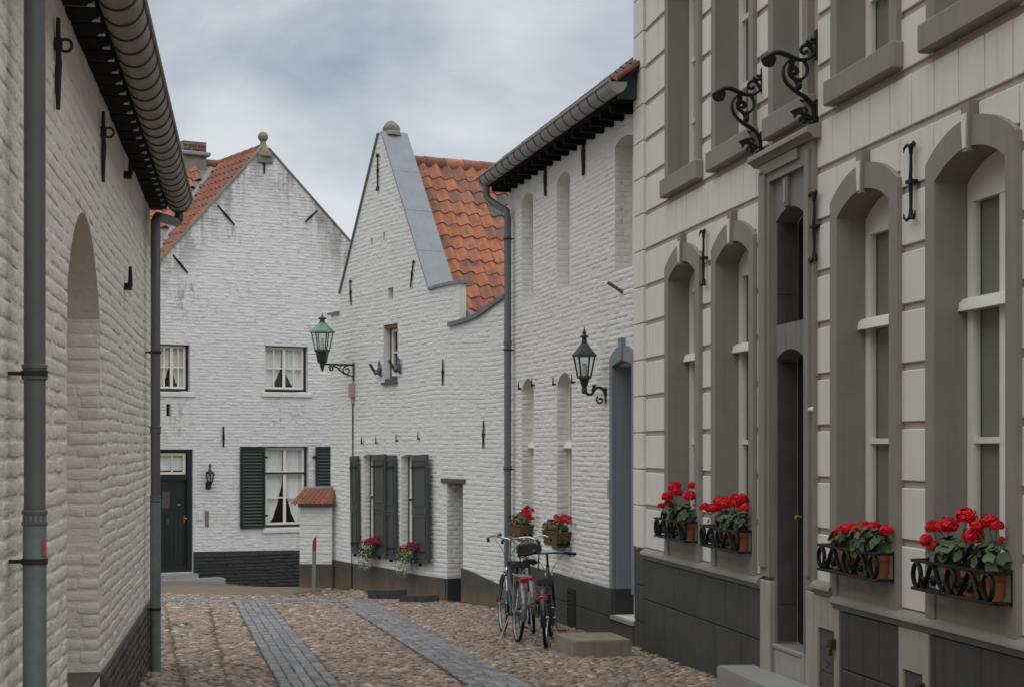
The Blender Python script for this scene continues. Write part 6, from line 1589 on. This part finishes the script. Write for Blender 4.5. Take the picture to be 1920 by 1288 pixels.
# ------------------------------------------------------------------ bicycles
def strip_arc(mb, c, r_, a0, a1, w_, n=16, t=.004):
    for i in range(n):
        a, b = a0 + (a1 - a0) * i / n, a0 + (a1 - a0) * (i + 1) / n
        v = []
        for an in (a, b):
            for y, rr in ((-w_ / 2, r_ - .010), (-w_ * .3, r_), (w_ * .3, r_), (w_ / 2, r_ - .010)):
                v.append((c[0] + rr * math.cos(an), y, c[1] + rr * math.sin(an)))
        mb.add(v, [(k, k + 1, k + 5, k + 4) for k in range(3)])
def wheel(root, cx_, r_, rimm, hub=.022, sidewall=None):
    o_ = MB().tube([(cx_ + (r_ - .040) * math.cos(a), 0, r_ + (r_ - .040) * math.sin(a)) for a in [2 * math.pi * i / 36 for i in range(36)]], .013, 6, closed=True, flat=1.0).build('wheel', rimm, root, 60)
    MB().tube([(cx_ + (r_ - .019) * math.cos(a), 0, r_ + (r_ - .019) * math.sin(a)) for a in [2 * math.pi * i / 36 for i in range(36)]], .0195, 8, closed=True).build('tyre', M['rubber'], o_, 60)
    MB().lathe((cx_, -.055, r_), [(.008, -.02), (.02, 0), (hub + .012, .006), (hub, .02), (hub, .09), (hub + .012, .104), (.02, .11), (.008, .13)], 10, (0, 1, 0)).build('hub', M['alloy'], o_, 40)
    mb = MB()
    for k in range(28):
        a = 2 * math.pi * k / 28; s_ = 1 if k % 2 else -1; b = a + (.5 if k % 4 < 2 else -.5)
        mb.tube([(cx_ + .03 * math.cos(b), s_ * .035, r_ + .03 * math.sin(b)), (cx_ + (r_ - .05) * math.cos(a), 0, r_ + (r_ - .05) * math.sin(a))], .0014, 3, False)
    mb.build('spokes', M['chrome'], o_, None, 'stuff'); return o_
def bicycle(label, x, y, rz, lean, fm, gm, hb, hbar, saddle_h, seat_back=False, rack_on=True, r_=.345, straight=False, rack_z=.74, grip=M['rubber'], white_guard=False, steer=0.0):
    root = thing('bicycle', label, 'bicycle', (x, y, ground(x, y) + .012), 0, 'bicycles parked by the brick house', rot=(lean, 0, rz))
    WB = 1.08; bb = (.46, 0, .28)
    wheel(root, 0, r_, M['alloy']); fwheel = wheel(root, WB, r_, M['alloy'])
    mb = MB(); st_top = (.27, 0, saddle_h - .10); ht0, ht1 = (.885, 0, r_ + .36), (.845, 0, r_ + .52)
    mb.tube([bb, st_top], .017, 8); mb.tube([ht0, ht1], .021, 8); mb.tube([(.88, 0, r_ + .38), (.70, 0, .46), bb], .021, 8)
    if straight: mb.tube([(.85, 0, r_ + .50), (.31, 0, saddle_h - .24)], .016, 8)
    else: mb.tube(smooth_pts([(.86, 0, r_ + .46), (.66, 0, .60), (.40, 0, .46)], 3), .017, 8)
    for s_ in (-1, 1):
        mb.tube([bb, (.30, s_ * .045, .30), (0, s_ * .062, r_)], .010, 6); mb.tube([(.31, 0, saddle_h - .22), (.2, s_ * .05, .6), (0, s_ * .062, r_)], .008, 6)
    mb.tube([(bb[0], -.05, bb[2]), (bb[0], .05, bb[2])], .022, 8); mb.build('frame', fm, root, 50)
    mb = MB()
    for s_ in (-1, 1): mb.tube(smooth_pts([(.885, 0, r_ + .36), (.91, s_ * .045, r_ + .33), (.99, s_ * .052, r_ + .14), (WB, s_ * .052, r_)], 3), .012, 6)
    mb.build('fork', fm, root, 50)
    mb = MB(); mb.tube([ht1, (.82, 0, hb - .03), (.82, 0, hb)], .014, 8)
    if hbar == 'swept': pts = [(.60, .30, hb - .02), (.72, .29, hb), (.83, .22, hb + .025), (.90, .12, hb + .01), (.86, .04, hb - .005), (.83, 0, hb - .01)]
    else: pts = [(.76, .32, hb), (.79, .22, hb + .01), (.83, .10, hb + .015), (.84, 0, hb + .01)]
    pts = pts + [(a, -b, c) for a, b, c in reversed(pts[:-1])]
    mb.tube(smooth_pts(pts, 4), .0115, 8)
    for s_ in (-1, 1):
        g0 = Vector(pts[0] if s_ > 0 else pts[-1]); g1 = Vector(pts[1] if s_ > 0 else pts[-2])
        mb.tube([g0 + Vector((.09, 0, -.03)), g0 + (g1 - g0) * .5 + Vector((.07, 0, -.03)), g1 + Vector((.03, 0, -.01))], .006, 5)
    hbo = mb.build('handlebar', M['bike_black'] if hbar != 'swept' else M['chrome'], root, 50)
    for s_ in (-1, 1):
        g0 = Vector(pts[0] if s_ > 0 else pts[-1]); g1 = Vector(pts[1] if s_ > 0 else pts[-2]); d_ = (g1 - g0).normalized()
        MB().tube([g0 - d_ * .012, g0 + d_ * .03, g0 + d_ * .12], [.019, .017, .018], 8).build('grip', grip, hbo, 50)
    MB().lathe((.80, .14, hb + .03), [(.03, 0), (.028, .02), (.012, .033)], 10).build('bell', M['bike_black'], hbo, 50)
    mb = MB()
    for s_ in (-1, 1): mb.tube(smooth_pts([(.80, s_ * .2, hb), (.93, s_ * .16, hb - .03), (.98, s_ * .06, hb - .16), (.93, 0, hb - .34), (.89, s_ * .02, r_ + .38)], 4), .0035, 5)
    mb.build('brake_cable', M['rubber'], root, 60)
    # saddle
    sb = []
    for x_, w_, z_ in ((-.13, .085, .0), (-.10, .115, .015), (-.02, .11, .01), (.06, .06, .004), (.15, .026, .002)):
        sb.append([(.22 + x_, y_ * w_, saddle_h + z_ - (.045 if abs(y_) > .9 else 0) - .012 * abs(y_)) for y_ in (-1, -.6, 0, .6, 1)])
    mb = MB(); b = 0
    mb.add([p for row_ in sb for p in row_], [(i * 5 + k, i * 5 + k + 1, i * 5 + 6 + k, i * 5 + 5 + k) for i in range(4) for k in range(4)] + [tuple(range(5))])
    mb.tube([(.24, 0, saddle_h - .02), st_top], .013, 8)
    for s_ in (-1, 1): mb.tube([(.12, s_ * .05, saddle_h - .03), (.12, s_ * .05, saddle_h - .07)], .016, 6)
    mb.build('saddle', M['rubber'], root, 60)
    # mudguards
    mb = MB(); strip_arc(mb, (0, r_), r_ + .022, R(20), R(192), .062); o_ = mb.build('mudguard', gm, root, 50)
    mb = MB(); strip_arc(mb, (WB, r_), r_ + .022, R(10), R(150), .058); mb.build('mudguard', M['white_plastic'] if white_guard else gm, root, 50)
    # luggage rack, light
    mb = MB(); rz_ = rack_z
    mb.tube([(.24, .055, rz_), (-.16, .065, rz_), (-.22, .05, rz_), (-.22, -.05, rz_), (-.16, -.065, rz_), (.24, -.055, rz_)], .007, 6)
    for xx in (-.12, 0, .12): mb.tube([(xx, -.06, rz_), (xx, .06, rz_)], .005, 5)
    for s_ in (-1, 1): mb.tube([(-.06, s_ * .06, rz_), (0, s_ * .07, r_)], .006, 5); mb.tube([(.1, s_ * .06, rz_), (.02, s_ * .07, r_)], .006, 5)
    if rack_on: mb.build('luggage_rack', M['chrome'] if gm is not M['bike_black'] else M['bike_black'], root, 50)
    if not rack_on: rz_ = r_ + .36
    rw_ = .052 if rack_on else .03
    MB().box(-.255 if rack_on else -.19, -.228 if rack_on else -.165, -rw_, rw_, rz_ - .066, rz_ - .008, .01).build('rear_light', M['red_lens'], root, 40)
    # drive
    MB().prism([(-.06, r_ - .06), (.12, r_ - .075), (.50, .18), (.57, .22), (.58, .32), (.50, .39), (.36, .36), (.1, r_ + .07), (-.06, r_ + .06)], -.075, -.045).build('chain_case', M['bike_black'], root, 40)
    cr_ = MB().tube([(bb[0], -.08, bb[2]), (bb[0] + .06, -.105, bb[2] - .155)], .010, 6).tube([(bb[0], .08, bb[2]), (bb[0] - .06, .105, bb[2] + .155)], .010, 6).tube([(bb[0], -.09, bb[2]), (bb[0], .09, bb[2])], .012, 6).build('crank', M['chrome'], root, 50)
    for s_ in (-1, 1):
        c = Vector((bb[0] - s_ * .06, s_ * .155, bb[2] + s_ * .155))
        MB().box(c.x - .045, c.x + .045, c.y - .045, c.y + .045, c.z - .013, c.z + .013, .006).build('pedal', M['rubber'], cr_, 40)
        MB().box(c.x - .049, c.x - .0455, c.y - .035, c.y + .035, c.z - .009, c.z + .009).build('pedal_reflector', M['amber'], cr_)
    MB().tube([(.34, .05, .27), (.24, .16, .0)], .009, 6).tube([(.24, .16, .0), (.19, .17, -.0)], .012, 6).build('kickstand', M['alloy'], root, 50)
    MB().lathe((.955, 0, r_ + .40), [(.02, -.05), (.045, -.02), (.05, .02), (.045, .025)], 12, (1, 0, -.1)).build('headlight', M['chrome'], root, 50)
    if seat_back:
        mb = MB(); n_ = 12
        pad = [(.155 * math.copysign(abs(math.cos(a)) ** .55, math.cos(a)), .072 * math.copysign(abs(math.sin(a)) ** .55, math.sin(a))) for a in [2 * math.pi * i / 20 for i in range(20)]]
        sbo = MB().add([(-.02, y_, 1.02 + z_) for y_, z_ in pad] + [(-.05, y_ * .9, 1.02 + z_ * .85) for y_, z_ in pad] + [(.02, y_ * .9, 1.02 + z_ * .85) for y_, z_ in pad],
                       [(i, (i + 1) % 20, 20 + (i + 1) % 20, 20 + i) for i in range(20)] + [(i, 40 + i, 40 + (i + 1) % 20, (i + 1) % 20) for i in range(20)] + [tuple(range(20, 40)), tuple(reversed(range(40, 60)))]).build('backrest', M['leather'], root, 50)
        MB().tube([(0, .12, .98), (0, .10, .76)], .008).tube([(0, -.12, .98), (0, -.10, .76)], .008).build('backrest_post', M['iron'], sbo, 50)
    return root
def put(px, py, px2, py2):
    a, b = gpt(px, py), gpt(px2, py2); return a[0], a[1], math.atan2(b[1] - a[1], b[0] - a[0])
x, y, a = put(970, 1206, 943, 1181)
bicycle('silver and blue upright bicycle with swept chrome handlebar, outermost of three by the wall', x, y, a + R(4), R(3), M['bike_blue'], M['bike_silver'], 1.13, 'swept', .90, rack_z=.76, white_guard=True)
x, y, a = put(1000, 1189, 988, 1168)
bicycle('silver bicycle with brown backrest pad, wedged between two other bicycles', x, y, a, R(-3), M['bike_silver'], M['bike_silver'], 1.10, 'swept', .88, True, False, rack_z=.74)
x, y, a = put(1024, 1216, 1033, 1201)
bicycle('small black bicycle with straight handlebar and red tail light, next to the step block', x, y, a, R(-2), M['bike_black'], M['bike_black'], .97, 'straight', .74, rack_z=.60, r_=.325, straight=True)
